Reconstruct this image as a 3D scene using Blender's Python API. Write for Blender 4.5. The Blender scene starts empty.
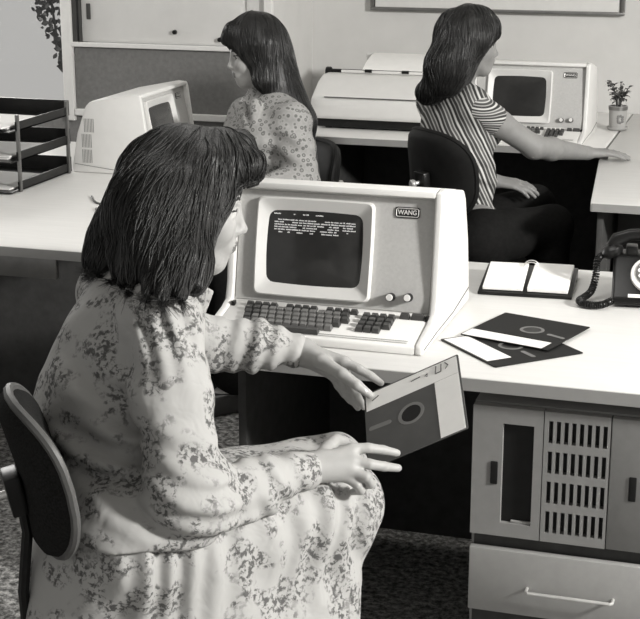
import bpy, bmesh, math, random
import numpy as np
from mathutils import Vector, Matrix

C = bpy.context.scene.collection
scene = bpy.context.scene
PI = math.pi

# ------------------------------------------------------------------ camera, world, light, exposure
cam_data = bpy.data.cameras.new('camera')
cam = bpy.data.objects.new('camera', cam_data)
C.objects.link(cam)
cam.location = (0, 0, 1.67)
cam.rotation_euler = (math.radians(90 - 15.6), 0, math.radians(17.4))
cam_data.sensor_fit = 'HORIZONTAL'
cam_data.sensor_width = 36.0
cam_data.lens = 36.0 * 1500.0 / 640.0
cam_data.clip_end = 100
scene.camera = cam

world = bpy.data.worlds.new('office_daylight')
scene.world = world
world.use_nodes = True
world.node_tree.nodes['Background'].inputs[0].default_value = (1.0, 0.985, 0.955, 1)
world.node_tree.nodes['Background'].inputs[1].default_value = 0.40


def area(name, loc, target, size, power, size_y=None, spread=PI):
    d = bpy.data.lights.new(name, 'AREA')
    d.energy = power
    d.size = size
    if size_y:
        d.shape = 'RECTANGLE'
        d.size_y = size_y
    d.color = (1.0, 0.985, 0.955)
    d.spread = spread
    o = bpy.data.objects.new(name, d)
    C.objects.link(o)
    o.location = loc
    v = Vector(target) - Vector(loc)
    o.rotation_euler = v.to_track_quat('-Z', 'Y').to_euler()
    return o


area('photoflood_lamp', (3.1, 1.9, 2.55), (-1.0, 4.0, 0.8), 0.40, 290)
area('ceiling_fluorescent', (-1.2, 3.6, 2.66), (-1.2, 3.6, 0), 1.2, 12, 0.6)
area('window_daylight', (-4.0, 6.0, 1.55), (-1.6, 2.6, 0.7), 1.5, 32, 1.4)

scene.view_settings.view_transform = 'Standard'
scene.view_settings.look = 'None'
scene.view_settings.exposure = 0.18
scene.view_settings.gamma = 1.0
scene.view_settings.use_curve_mapping = False


# ------------------------------------------------------------------ materials (all procedural)
def G(v):
    return (v, v * 0.99, v * 0.965, 1)


def new_mat(name, rough=0.5, spec=0.4):
    m = bpy.data.materials.new(name)
    m.use_nodes = True
    nt = m.node_tree
    b = nt.nodes['Principled BSDF']
    b.inputs['Roughness'].default_value = rough
    b.inputs['Specular IOR Level'].default_value = spec
    return m, nt, b


def node(nt, kind, **kw):
    n = nt.nodes.new(kind)
    for k, v in kw.items():
        if k.startswith('i_'):
            n.inputs[k[2:].replace('_', ' ')].default_value = v
        else:
            setattr(n, k, v)
    return n


def ramp(nt, fac, stops):
    r = nt.nodes.new('ShaderNodeValToRGB')
    e = r.color_ramp.elements
    e[0].position, e[0].color = stops[0][0], G(stops[0][1])
    e[1].position, e[1].color = stops[-1][0], G(stops[-1][1])
    for p, v in stops[1:-1]:
        x = e.new(p)
        x.color = G(v)
    nt.links.new(fac, r.inputs[0])
    return r


def obj_coord(nt):
    return nt.nodes.new('ShaderNodeTexCoord').outputs['Object']


def noise(nt, co, scale, detail=3, rough=0.55, dist=0.0):
    n = node(nt, 'ShaderNodeTexNoise')
    n.inputs['Scale'].default_value = scale
    n.inputs['Detail'].default_value = detail
    n.inputs['Roughness'].default_value = rough
    n.inputs['Distortion'].default_value = dist
    nt.links.new(co, n.inputs['Vector'])
    return n.outputs['Fac']


def bump(nt, b, h, strength, dist=0.002):
    n = node(nt, 'ShaderNodeBump')
    n.inputs['Strength'].default_value = strength
    n.inputs['Distance'].default_value = dist
    nt.links.new(h, n.inputs['Height'])
    nt.links.new(n.outputs[0], b.inputs['Normal'])


def plain(name, v, rough=0.5, spec=0.4, var=0.06, scale=30, bmp=0.0, metal=0.0):
    m, nt, b = new_mat(name, rough, spec)
    co = obj_coord(nt)
    f = noise(nt, co, scale)
    r = ramp(nt, f, [(0.3, v * (1 - var)), (0.7, v * (1 + var))])
    nt.links.new(r.outputs[0], b.inputs['Base Color'])
    b.inputs['Metallic'].default_value = metal
    if bmp:
        bump(nt, b, noise(nt, co, scale * 12), bmp)
    return m


def carpet_mat():
    m, nt, b = new_mat('carpet_tweed', 1.0, 0.05)
    co = obj_coord(nt)
    f = noise(nt, co, 55, 4, 0.7)
    r = ramp(nt, f, [(0.36, 0.06), (0.5, 0.24), (0.64, 0.55)])
    nt.links.new(r.outputs[0], b.inputs['Base Color'])
    bump(nt, b, f, 0.8, 0.01)
    return m


def floral_mat(name, scale, base, dark, thr, fine=90):
    """printed cloth: ragged leaf and petal clusters on a pale ground"""
    m, nt, b = new_mat(name, 0.75, 0.25)
    co = obj_coord(nt)
    big = noise(nt, co, scale, 2, 0.5, 0.6)
    leaf = noise(nt, co, scale * 6.5, 3, 0.65, 0.35)
    mul = node(nt, 'ShaderNodeMath', operation='MULTIPLY')
    a1 = node(nt, 'ShaderNodeMapRange')
    a1.inputs[1].default_value, a1.inputs[2].default_value = thr, thr + 0.12
    nt.links.new(big, a1.inputs[0])
    a2 = node(nt, 'ShaderNodeMapRange')
    a2.inputs[1].default_value, a2.inputs[2].default_value = 0.47, 0.60
    nt.links.new(leaf, a2.inputs[0])
    nt.links.new(a1.outputs[0], mul.inputs[0])
    nt.links.new(a2.outputs[0], mul.inputs[1])
    r = ramp(nt, mul.outputs[0], [(0.0, base), (0.35, (base + dark) * 0.5), (0.8, dark)])
    nt.links.new(r.outputs[0], b.inputs['Base Color'])
    bump(nt, b, noise(nt, co, 22, 2, 0.5, 0.5), 0.35, 0.012)
    return m


def ring_print_mat(name):
    m, nt, b = new_mat(name, 0.8, 0.2)
    co = obj_coord(nt)
    v = node(nt, 'ShaderNodeTexVoronoi', feature='F1')
    v.inputs['Scale'].default_value = 58
    nt.links.new(co, v.inputs['Vector'])
    r = ramp(nt, v.outputs['Distance'], [(0.0, 0.14), (0.14, 0.36), (0.24, 0.13), (0.36, 0.16), (0.46, 0.36), (0.8, 0.31)])
    nt.links.new(r.outputs[0], b.inputs['Base Color'])
    bump(nt, b, noise(nt, co, 25, 2), 0.3, 0.01)
    return m


def stripe_mat(name, axis):
    """knitted stripes of uneven width running down the cloth"""
    m, nt, b = new_mat(name, 0.85, 0.15)
    co = obj_coord(nt)
    d = node(nt, 'ShaderNodeVectorMath', operation='DOT_PRODUCT')
    d.inputs[1].default_value = axis
    nt.links.new(co, d.inputs[0])
    wob = noise(nt, co, 6, 2)
    ad = node(nt, 'ShaderNodeMath', operation='MULTIPLY_ADD')
    ad.inputs[1].default_value = 0.02
    nt.links.new(wob, ad.inputs[0])
    nt.links.new(d.outputs['Value'], ad.inputs[2])
    s1 = node(nt, 'ShaderNodeMath', operation='MULTIPLY')
    s1.inputs[1].default_value = 1 / 0.052
    nt.links.new(ad.outputs[0], s1.inputs[0])
    fr = node(nt, 'ShaderNodeMath', operation='FRACT')
    nt.links.new(s1.outputs[0], fr.inputs[0])
    r = ramp(nt, fr.outputs[0], [(0, 0.6), (0.09, 0.6), (0.12, 0.05), (0.26, 0.05), (0.28, 0.4), (0.33, 0.4), (0.36, 0.07),
                                 (0.5, 0.07), (0.53, 0.55), (0.58, 0.55), (0.61, 0.12), (0.72, 0.12), (0.75, 0.5), (0.8, 0.5),
                                 (0.83, 0.04), (0.95, 0.04), (1.0, 0.6)])
    nt.links.new(r.outputs[0], b.inputs['Base Color'])
    return m


def hair_mat(name, lo, hi, rough=0.38):
    m, nt, b = new_mat(name, rough, 0.5)
    co = obj_coord(nt)
    mp = node(nt, 'ShaderNodeMapping')
    mp.inputs['Scale'].default_value = (1.0, 1.0, 0.16)
    nt.links.new(co, mp.inputs['Vector'])
    f = noise(nt, mp.outputs[0], 130, 4, 0.65)
    r = ramp(nt, f, [(0.35, lo), (0.65, hi)])
    nt.links.new(r.outputs[0], b.inputs['Base Color'])
    bump(nt, b, f, 0.6, 0.004)
    return m


def wood_mat(name, v, rough=0.45):
    m, nt, b = new_mat(name, rough, 0.35)
    co = obj_coord(nt)
    mp = node(nt, 'ShaderNodeMapping')
    mp.inputs['Scale'].default_value = (0.6, 6, 6)
    nt.links.new(co, mp.inputs['Vector'])
    f = noise(nt, mp.outputs[0], 9, 4, 0.6, 0.4)
    r = ramp(nt, f, [(0.3, v * 0.97), (0.7, v * 1.03)])
    nt.links.new(r.outputs[0], b.inputs['Base Color'])
    return m


def emit_mat(name, v, strength):
    m, nt, b = new_mat(name, 0.5, 0.2)
    b.inputs['Base Color'].default_value = G(0.3)
    b.inputs['Emission Color'].default_value = G(v)
    b.inputs['Emission Strength'].default_value = strength
    return m


def glass_mat():
    m = bpy.data.materials.new('window_glass')
    m.use_nodes = True
    nt = m.node_tree
    nt.nodes.clear()
    out = node(nt, 'ShaderNodeOutputMaterial')
    mix = node(nt, 'ShaderNodeMixShader')
    tr = node(nt, 'ShaderNodeBsdfTransparent')
    gl = node(nt, 'ShaderNodeBsdfGlossy')
    gl.inputs['Roughness'].default_value = 0.05
    fr = node(nt, 'ShaderNodeFresnel')
    fr.inputs[0].default_value = 1.45
    nt.links.new(fr.outputs[0], mix.inputs[0])
    nt.links.new(tr.outputs[0], mix.inputs[1])
    nt.links.new(gl.outputs[0], mix.inputs[2])
    nt.links.new(mix.outputs[0], out.inputs[0])
    return m


M = dict(
    carpet=carpet_mat(),
    wall=plain('painted_wall', 0.62, 0.9, 0.1, 0.03, 8, 0.05),
    wall_grey=plain('grey_fabric_partition', 0.20, 0.95, 0.05, 0.10, 60, 0.2),
    panel_white=plain('white_sliding_panel', 0.70, 0.6, 0.2, 0.03, 10),
    trim=plain('white_trim', 0.75, 0.5, 0.3, 0.03),
    trim_dark=plain('dark_gap_trim', 0.07, 0.6, 0.2),
    plastic=plain('cream_white_plastic', 0.74, 0.42, 0.4, 0.02, 20),
    panel=plain('textured_shade_panel', 0.50, 0.6, 0.3, 0.05, 150, 0.1),  # front panel greyer than the housing: its shade is put into the colour
    bezel=plain('pale_bezel_plastic', 0.72, 0.4, 0.4, 0.02),
    screen=plain('dark_tube_glass', 0.030, 0.12, 0.5, 0.1),
    glow=emit_mat('phosphor_text', 0.9, 0.55),
    key=plain('dark_key_plastic', 0.06, 0.4, 0.4, 0.15),
    key_pale=plain('mid_grey_key_plastic', 0.16, 0.4, 0.4, 0.1),
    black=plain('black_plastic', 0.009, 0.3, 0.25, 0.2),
    desk=wood_mat('white_laminate', 0.76, 0.4),
    desk_edge=plain('desk_edge_band', 0.30, 0.5, 0.3, 0.03),
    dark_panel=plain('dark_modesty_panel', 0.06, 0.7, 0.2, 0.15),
    cab=plain('grey_enamel', 0.24, 0.5, 0.35, 0.04, 40, 0.03),
    cab_light=plain('light_grey_enamel', 0.36, 0.5, 0.35, 0.04, 40, 0.03),
    chrome=plain('bright_metal', 0.85, 0.38, 0.6, 0.05, 20, 0, 0.7),
    steel=plain('dark_steel', 0.22, 0.35, 0.5, 0.1, 20, 0, 0.8),
    paper=plain('white_paper', 0.88, 0.8, 0.15, 0.02),
    ink=plain('pencil_and_print', 0.10, 0.7, 0.1),
    jacket=plain('floppy_jacket', 0.013, 0.55, 0.2, 0.12, 15),
    jacket_mid=plain('grey_floppy_jacket', 0.085, 0.5, 0.2, 0.10, 15),
    hubring=plain('grey_hub_ring', 0.17, 0.4, 0.4),
    upholstery=plain('black_wool_upholstery', 0.020, 0.95, 0.05, 0.4, 260, 0.5),
    piping=plain('grey_vinyl_edge', 0.09, 0.45, 0.3, 0.1),
    vinyl=plain('black_vinyl_upholstery', 0.012, 0.6, 0.15, 0.2),
    skin=plain('skin', 0.38, 0.5, 0.35, 0.04, 40, 0.04),
    skin_back=plain('skin_tanned', 0.25, 0.5, 0.35, 0.05, 40),
    lip=plain('lips', 0.16, 0.4, 0.4, 0.05),
    brow=plain('eyebrow_and_lash', 0.03, 0.7, 0.2, 0.1),
    eye=plain('eye_white', 0.55, 0.2, 0.5, 0.03),
    iris=plain('eye_iris', 0.02, 0.1, 0.6, 0.1),
    nail=plain('finger_nail', 0.55, 0.3, 0.5, 0.03),
    floral=floral_mat('floral_print_cloth', 16, 0.40, 0.10, 0.45),
    ringprint=ring_print_mat('small_ring_print_cloth'),
    stripes=stripe_mat('striped_knit', (0.87, 0.27, 0.45)),
    cuffstripes=stripe_mat('striped_knit_sleeve', (0.25, -0.3, 1.3)),
    slacks=plain('dark_slacks', 0.012, 0.9, 0.05, 0.2, 80),
    hair_front=hair_mat('dark_brown_hair', 0.006, 0.024, 0.46),
    hair_left=hair_mat('black_straight_hair', 0.004, 0.014, 0.36),
    hair_right=hair_mat('dark_wavy_hair', 0.005, 0.020, 0.42),
    leaf=plain('green_leaf', 0.07, 0.5, 0.3, 0.3, 60),
    ivy=plain('outdoor_leaf', 0.02, 0.6, 0.2, 0.3),
    pot=plain('glazed_pot', 0.36, 0.4, 0.4, 0.05),
    soil=plain('potting_soil', 0.02, 0.9, 0.05),
    pictured=plain('pale_board', 0.66, 0.6, 0.2, 0.02),
    glass=glass_mat(),
    shoe=plain('dark_leather', 0.03, 0.35, 0.5),
)


# ------------------------------------------------------------------ object helpers
def tag(o, label=None, cat=None, group=None, kind=None):
    if label:
        o['label'] = label
    if cat:
        o['category'] = cat
    if group:
        o['group'] = group
    if kind:
        o['kind'] = kind
    return o


def thing(name, label, cat, loc=(0, 0, 0), rz=0.0, group=None):
    o = bpy.data.objects.new(name, None)
    o.empty_display_size = 0.05
    C.objects.link(o)
    o.location = loc
    o.rotation_euler = (0, 0, rz)
    return tag(o, label, cat, group)


def copy_tree(o, parent=None):
    c = o.copy()
    C.objects.link(c)
    if parent is not None:
        c.parent = parent
    for ch in list(o.children):
        copy_tree(ch, c)
    return c


class MB:
    """collects shapes and links them as one mesh object"""

    def __init__(self):
        self.bm = bmesh.new()

    def _xf(self, vs, mat):
        if mat is not None:
            for v in vs:
                v.co = mat @ v.co

    def box(self, lo, hi, r=0.0, seg=2, mat=None):
        b = bmesh.new()
        bmesh.ops.create_cube(b, size=1)
        for v in b.verts:
            v.co = Vector([lo[i] + (v.co[i] + 0.5) * (hi[i] - lo[i]) for i in range(3)])
        if r > 0:
            bmesh.ops.bevel(b, geom=list(b.edges), offset=r, segments=seg, affect='EDGES', profile=0.5)
        return self.merge(b, mat)

    def merge(self, b, mat=None):
        me = bpy.data.meshes.new('tmp')
        b.to_mesh(me)
        b.free()
        if mat is not None:
            me.transform(mat)
        self.bm.from_mesh(me)
        bpy.data.meshes.remove(me)
        return self

    def prism(self, poly, a0, a1, axis='x', r=0.0, seg=2, mat=None):
        """poly of (u,v) extruded along an axis: x -> (y,z), y -> (x,z), z -> (x,y)"""
        b = bmesh.new()

        def mk(u, v, a):
            return {'x': (a, u, v), 'y': (u, a, v), 'z': (u, v, a)}[axis]
        v0 = [b.verts.new(mk(u, v, a0)) for u, v in poly]
        v1 = [b.verts.new(mk(u, v, a1)) for u, v in poly]
        n = len(poly)
        caps = [b.faces.new(v0), b.faces.new(v1)]
        for i in range(n):
            b.faces.new((v0[i], v0[(i + 1) % n], v1[(i + 1) % n], v1[i]))
        bmesh.ops.recalc_face_normals(b, faces=list(b.faces))
        if r > 0:
            es = [e for e in b.edges if e.calc_face_angle(0) > 0.3]
            bmesh.ops.bevel(b, geom=es, offset=r, segments=seg, affect='EDGES', profile=0.5)
        return self.merge(b, mat)

    def tube(self, pts, rad, n=8, mat=None, closed=False, cap=True):
        pts = [Vector(p) for p in pts]
        if not hasattr(rad, '__len__'):
            rad = [rad] * len(pts)
        b = bmesh.new()
        rings = []
        up = Vector((0.013, 0.021, 1)).normalized()
        m = len(pts)
        for i, p in enumerate(pts):
            if closed:
                t = (pts[(i + 1) % m] - pts[i - 1]).normalized()
            else:
                t = (pts[min(i + 1, m - 1)] - pts[max(i - 1, 0)]).normalized()
            if abs(t.dot(up)) > 0.97:
                up = Vector((1, 0.02, 0.01)).normalized()
            x = up.cross(t).normalized()
            y = t.cross(x)
            up = y
            rings.append([b.verts.new(p + rad[i] * (math.cos(2 * PI * k / n) * x + math.sin(2 * PI * k / n) * y)) for k in range(n)])
        last = m if closed else m - 1
        for i in range(last):
            a, c = rings[i], rings[(i + 1) % m]
            for k in range(n):
                b.faces.new((a[k], a[(k + 1) % n], c[(k + 1) % n], c[k]))
        if cap and not closed:
            b.faces.new(rings[0][::-1])
            b.faces.new(rings[-1])
        bmesh.ops.recalc_face_normals(b, faces=list(b.faces))
        return self.merge(b, mat)

    def lathe(self, prof, n=24, mat=None):
        """prof of (radius, z)"""
        b = bmesh.new()
        rings = []
        for r, z in prof:
            if r < 1e-6:
                rings.append([b.verts.new((0, 0, z))])
            else:
                rings.append([b.verts.new((r * math.cos(2 * PI * k / n), r * math.sin(2 * PI * k / n), z)) for k in range(n)])
        for a, c in zip(rings, rings[1:]):
            for k in range(n):
                q = [a[k % len(a)], a[(k + 1) % len(a)], c[(k + 1) % len(c)], c[k % len(c)]]
                q = [v for i, v in enumerate(q) if v not in q[:i]]
                if len(q) > 2:
                    b.faces.new(q)
        bmesh.ops.recalc_face_normals(b, faces=list(b.faces))
        return self.merge(b, mat)

    def loft(self, loops, closed=True, cap0=False, cap1=False, mat=None):
        b = bmesh.new()
        rs = [[b.verts.new(p) for p in lp] for lp in loops]
        n = len(rs[0])
        for a, c in zip(rs, rs[1:]):
            for k in range(n if closed else n - 1):
                b.faces.new((a[k], a[(k + 1) % n], c[(k + 1) % n], c[k]))
        if cap0:
            b.faces.new(rs[0])
        if cap1:
            b.faces.new(rs[-1])
        bmesh.ops.recalc_face_normals(b, faces=list(b.faces))
        return self.merge(b, mat)

    def poly(self, pts, mat=None):
        b = bmesh.new()
        b.faces.new([b.verts.new(p) for p in pts])
        return self.merge(b, mat)

    def ball(self, c, r, n=12, mat=None):
        b = bmesh.new()
        bmesh.ops.create_uvsphere(b, u_segments=n, v_segments=max(6, n // 2), radius=1)
        rr = r if hasattr(r, '__len__') else (r, r, r)
        for v in b.verts:
            v.co = Vector([c[i] + v.co[i] * rr[i] for i in range(3)])
        return self.merge(b, mat)

    def build(self, name, mat, parent=None, smooth=40, loc=None):
        me = bpy.data.meshes.new(name)
        self.bm.to_mesh(me)
        self.bm.free()
        me.materials.append(mat)
        o = bpy.data.objects.new(name, me)
        C.objects.link(o)
        if smooth:
            for p in me.polygons:
                p.use_smooth = True
            try:
                me.set_sharp_from_angle(angle=math.radians(smooth))
            except Exception:
                pass
        if parent is not None:
            o.parent = parent
        if loc is not None:
            o.location = loc
        return o


def rot_between(z, x):
    """4x4 with local z and approximate local x given"""
    z = Vector(z).normalized()
    x = Vector(x)
    x = (x - z * x.dot(z)).normalized()
    y = z.cross(x)
    return Matrix((x, y, z)).transposed().to_4x4()


def frame(o, x, y):
    x = Vector(x).normalized()
    y = Vector(y)
    y = (y - x * y.dot(x)).normalized()
    z = x.cross(y)
    m = Matrix((x, y, z)).transposed().to_4x4()
    m.translation = Vector(o)
    return m


def struct(name, mb, mat, smooth=0):
    o = mb.build(name, mat, None, smooth)
    o['kind'] = 'structure'
    return o


# ------------------------------------------------------------------ setting
struct('floor', MB().box((-5, -1.5, -0.05), (3.5, 6.9, 0)), M['carpet'])
struct('ceiling', MB().box((-5, -1.5, 2.7), (3.5, 6.9, 2.8)), M['wall'])
struct('wall_back', MB().box((-2.15, 6.74, 0), (3.5, 6.9, 2.7)), M['wall'])
struct('wall_jog', MB().box((-2.27, 6.19, 0), (-2.15, 6.9, 2.7)), M['wall'])
struct('wall_right', MB().box((3.4, -1.5, 0), (3.5, 6.74, 2.7)), M['wall'])
# window wall on the left: low partition below, sliding panels above, a window at its far left
struct('wall_left', MB().box((-3.10, 6.19, 0), (-2.27, 6.31, 1.00)).box((-5, 6.19, 0), (-3.10, 6.31, 0.70))
       .box((-5, 6.19, 2.3), (-2.27, 6.31, 2.7)), M['wall_grey'])
struct('trim_1', MB().box((-3.155, 6.17, 0.66), (-3.105, 6.32, 2.3), 0.004), M['trim'])
struct('trim_2', MB().box((-3.105, 6.168, 0.995), (-2.15, 6.19, 1.015), 0.003), M['trim'])
struct('trim_3', MB().box((-2.185, 6.165, 1.015), (-2.148, 6.19, 2.3), 0.003), M['trim'])
struct('trim_4', MB().box((-3.105, 6.186, 1.0), (-3.085, 6.30, 2.3)).box((-3.072, 6.186, 1.0), (-3.064, 6.20, 2.3)), M['trim_dark'])
struct('trim_5', MB().box((-3.10, 6.165, 0.685), (-2.15, 6.19, 0.715), 0.004), M['trim'])
w1 = struct('window_1', MB().box((-4.9, 6.21, 0.70), (-3.155, 6.26, 0.74)).box((-4.9, 6.21, 2.26), (-3.155, 6.26, 2.30)), M['trim'])
MB().box((-4.9, 6.232, 0.74), (-3.155, 6.236, 2.26)).build('pane', M['glass'], w1, 0)
sp = thing('sliding_panel', 'pale sliding cupboard panel above the grey partition beside the window', 'panel', (-2.62, 6.2, 1.015))
MB().box((-0.444, 0.0, 0.0), (0.435, 0.03, 1.28), 0.003).build('panel_sheet', M['panel_white'], sp)
MB().box((-0.418, -0.004, 0.10), (-0.398, 0.001, 0.17), 0.002).build('finger_pull', M['trim_dark'], sp)
for kx, kz in ((0.01, 0.055), (0.222, 0.028)):
    MB().lathe([(0, -0.012), (0.009, -0.01), (0.011, 0.0), (0.006, 0.006), (0.006, 0.012)], 12,
               Matrix.Translation((kx, -0.008, kz)) @ Matrix.Rotation(-PI / 2, 4, 'X')).build('knob', M['black'], sp)

# framed board on the back wall
fr = thing('framed_board', 'large pale framed board high on the back wall, cut by the photo top', 'picture', (-1.29, 6.735, 1.145))
MB().box((-0.55, -0.02, 0.014), (0.55, -0.005, 0.75)).build('board_sheet', M['pictured'], fr)
fm = MB()
fm.box((-0.572, -0.03, 0.0), (0.572, 0.0, 0.016), 0.003)
fm.box((-0.572, -0.03, 0.75), (0.572, 0.0, 0.766), 0.003)
fm.box((-0.572, -0.03, 0.016), (-0.554, 0.0, 0.75), 0.003)
fm.box((0.554, -0.03, 0.016), (0.572, 0.0, 0.75), 0.003)
fm.build('picture_frame', M['steel'], fr)

# climbing plant outside the window
rnd = random.Random(5)
iv = thing('climbing_plant', 'dark leafy creeper hanging outside the window beside its frame', 'plant', (-3.40, 6.52, 0.72))
st = MB()
st.tube([(0.07, 0.05, 0.0), (0.02, 0.04, 0.3), (-0.02, 0.05, 0.6), (-0.06, 0.05, 0.9), (-0.04, 0.05, 1.3)], 0.006, 6)
st.build('stem', M['ivy'], iv)
lf = MB()
for k in range(420):
    t = rnd.random()
    z = 0.12 + t * 1.15
    wid = 0.03 + 0.42 * max(0, z - 0.16) if z < 0.5 else 0.17
    cx = 0.09 - wid * rnd.random() * 1.1 - 0.01
    if z > 0.40 and rnd.random() < 0.25:
        cx -= 0.05 * rnd.random()
    s = rnd.uniform(0.010, 0.024)
    m = Matrix.Translation((cx, rnd.uniform(-0.03, 0.08), z)) @ Matrix.Rotation(rnd.uniform(0, 6.28), 4, 'Y') @ Matrix.Rotation(rnd.uniform(-0.9, 0.9), 4, 'X')
    lf.loft([[(0, 0, -s), (0, 0.001, -s)], [(s * 0.55, 0.004, -0.3 * s), (-s * 0.55, 0.004, -0.3 * s)],
             [(s * 0.6, 0.004, 0.3 * s), (-s * 0.6, 0.004, 0.3 * s)], [(0.001, 0, s), (-0.001, 0, s)]], closed=False, mat=m)
lf.build('foliage', M['ivy'], iv)


# ------------------------------------------------------------------ desks
def desk(name, label, x0, x1, y0, y1, panels, top=0.72, th=0.029):
    t = thing(name, label, 'desk', ((x0 + x1) / 2, (y0 + y1) / 2, 0))
    ox, oy = (x0 + x1) / 2, (y0 + y1) / 2
    MB().box((x0 - ox, y0 - oy + 0.002, top - th), (x1 - ox, y1 - oy, top), 0.003).build('desktop', M['desk'], t)
    MB().box((x0 - ox, y0 - oy - 0.001, top - th + 0.001), (x1 - ox, y0 - oy + 0.002, top - 0.002)).build('edge_band', M['desk_edge'], t)
    for nm, lo, hi, mt in panels:
        MB().box((lo[0] - ox, lo[1] - oy, lo[2]), (hi[0] - ox, hi[1] - oy, hi[2]), 0.003).build(nm, M[mt], t)
    return t


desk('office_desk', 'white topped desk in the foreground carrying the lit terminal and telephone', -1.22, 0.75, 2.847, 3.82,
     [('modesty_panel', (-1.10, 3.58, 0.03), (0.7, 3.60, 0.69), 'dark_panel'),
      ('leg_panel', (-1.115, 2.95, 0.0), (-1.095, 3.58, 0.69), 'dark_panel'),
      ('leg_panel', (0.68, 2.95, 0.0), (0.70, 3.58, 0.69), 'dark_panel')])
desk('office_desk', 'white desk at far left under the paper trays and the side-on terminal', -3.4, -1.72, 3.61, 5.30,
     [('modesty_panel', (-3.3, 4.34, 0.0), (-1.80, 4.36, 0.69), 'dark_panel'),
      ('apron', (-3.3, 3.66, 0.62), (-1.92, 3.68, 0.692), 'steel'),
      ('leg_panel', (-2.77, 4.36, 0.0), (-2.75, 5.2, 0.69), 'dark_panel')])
desk('office_desk', 'white desk along the back wall under the printer and far terminal', -2.145, -0.664, 5.72, 6.735,
     [('modesty_panel', (-1.80, 6.40, 0.0), (-0.67, 6.42, 0.69), 'dark_panel'),
      ('leg_panel', (-1.82, 5.9, 0.0), (-1.80, 6.42, 0.69), 'dark_panel')])
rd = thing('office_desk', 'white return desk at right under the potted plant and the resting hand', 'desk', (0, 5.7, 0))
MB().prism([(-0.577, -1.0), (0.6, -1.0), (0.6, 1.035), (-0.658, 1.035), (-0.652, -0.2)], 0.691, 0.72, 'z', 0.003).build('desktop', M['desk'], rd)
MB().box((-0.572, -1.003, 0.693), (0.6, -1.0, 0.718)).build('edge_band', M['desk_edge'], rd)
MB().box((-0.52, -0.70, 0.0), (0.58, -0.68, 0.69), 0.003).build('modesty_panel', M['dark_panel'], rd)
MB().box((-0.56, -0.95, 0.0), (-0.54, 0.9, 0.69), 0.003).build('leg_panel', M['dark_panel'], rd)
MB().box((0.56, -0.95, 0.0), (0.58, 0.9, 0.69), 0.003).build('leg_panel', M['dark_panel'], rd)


# ------------------------------------------------------------------ word processor terminals
def rrect(w0, h0, r, n, bow=0.0):
    """rounded rectangle outline with gently bowed sides"""
    pts = []
    for cx, cy, a0 in ((w0 / 2 - r, h0 / 2 - r, 0), (-w0 / 2 + r, h0 / 2 - r, PI / 2), (-w0 / 2 + r, -h0 / 2 + r, PI), (w0 / 2 - r, -h0 / 2 + r, 1.5 * PI)):
        arc = [(cx + r * math.cos(a0 + PI / 2 * k / 4), cy + r * math.sin(a0 + PI / 2 * k / 4)) for k in range(5)]
        pts += arc
        nx = {0: (-w0 / 2 + r, h0 / 2), 1: (-w0 / 2, -h0 / 2 + r), 2: (w0 / 2 - r, -h0 / 2), 3: (w0 / 2, h0 / 2 - r)}[len(pts) // (5 + n - 1) if False else (0 if a0 == 0 else 1 if a0 == PI / 2 else 2 if a0 == PI else 3)]
        lx, ly = arc[-1]
        for k in range(1, n):
            pts.append((lx + (nx[0] - lx) * k / n, ly + (nx[1] - ly) * k / n))
    out = []
    for x, y in pts:
        sx = 1 + bow * (1 - (2 * y / h0) ** 2)
        sy = 1 + bow * (1 - (2 * x / w0) ** 2)
        out.append((x * sx, y * sy))
    return out


def text_mesh(s, size, depth):
    cu = bpy.data.curves.new('lettering', 'FONT')
    cu.body = s
    cu.size = size
    cu.extrude = depth
    cu.align_x = 'CENTER'
    cu.align_y = 'CENTER'
    cu.offset = size * 0.015
    o = bpy.data.objects.new('lettering', cu)
    C.objects.link(o)
    dg = bpy.context.evaluated_depsgraph_get()
    me = bpy.data.meshes.new_from_object(o.evaluated_get(dg))
    bpy.data.objects.remove(o)
    bpy.data.curves.remove(cu)
    return me


PB = Vector((0, 0.143, 0.05))                       # foot of the sloping front panel
PU = Vector((0, 0.05, 0.25)).normalized()
PN = Vector((0, -PU.z, PU.y))
PM = Matrix((Vector((1, 0, 0)), PU, PN)).transposed().to_4x4()
PM.translation = PB                                 # panel space: x right, y up the panel, z out of it


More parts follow.
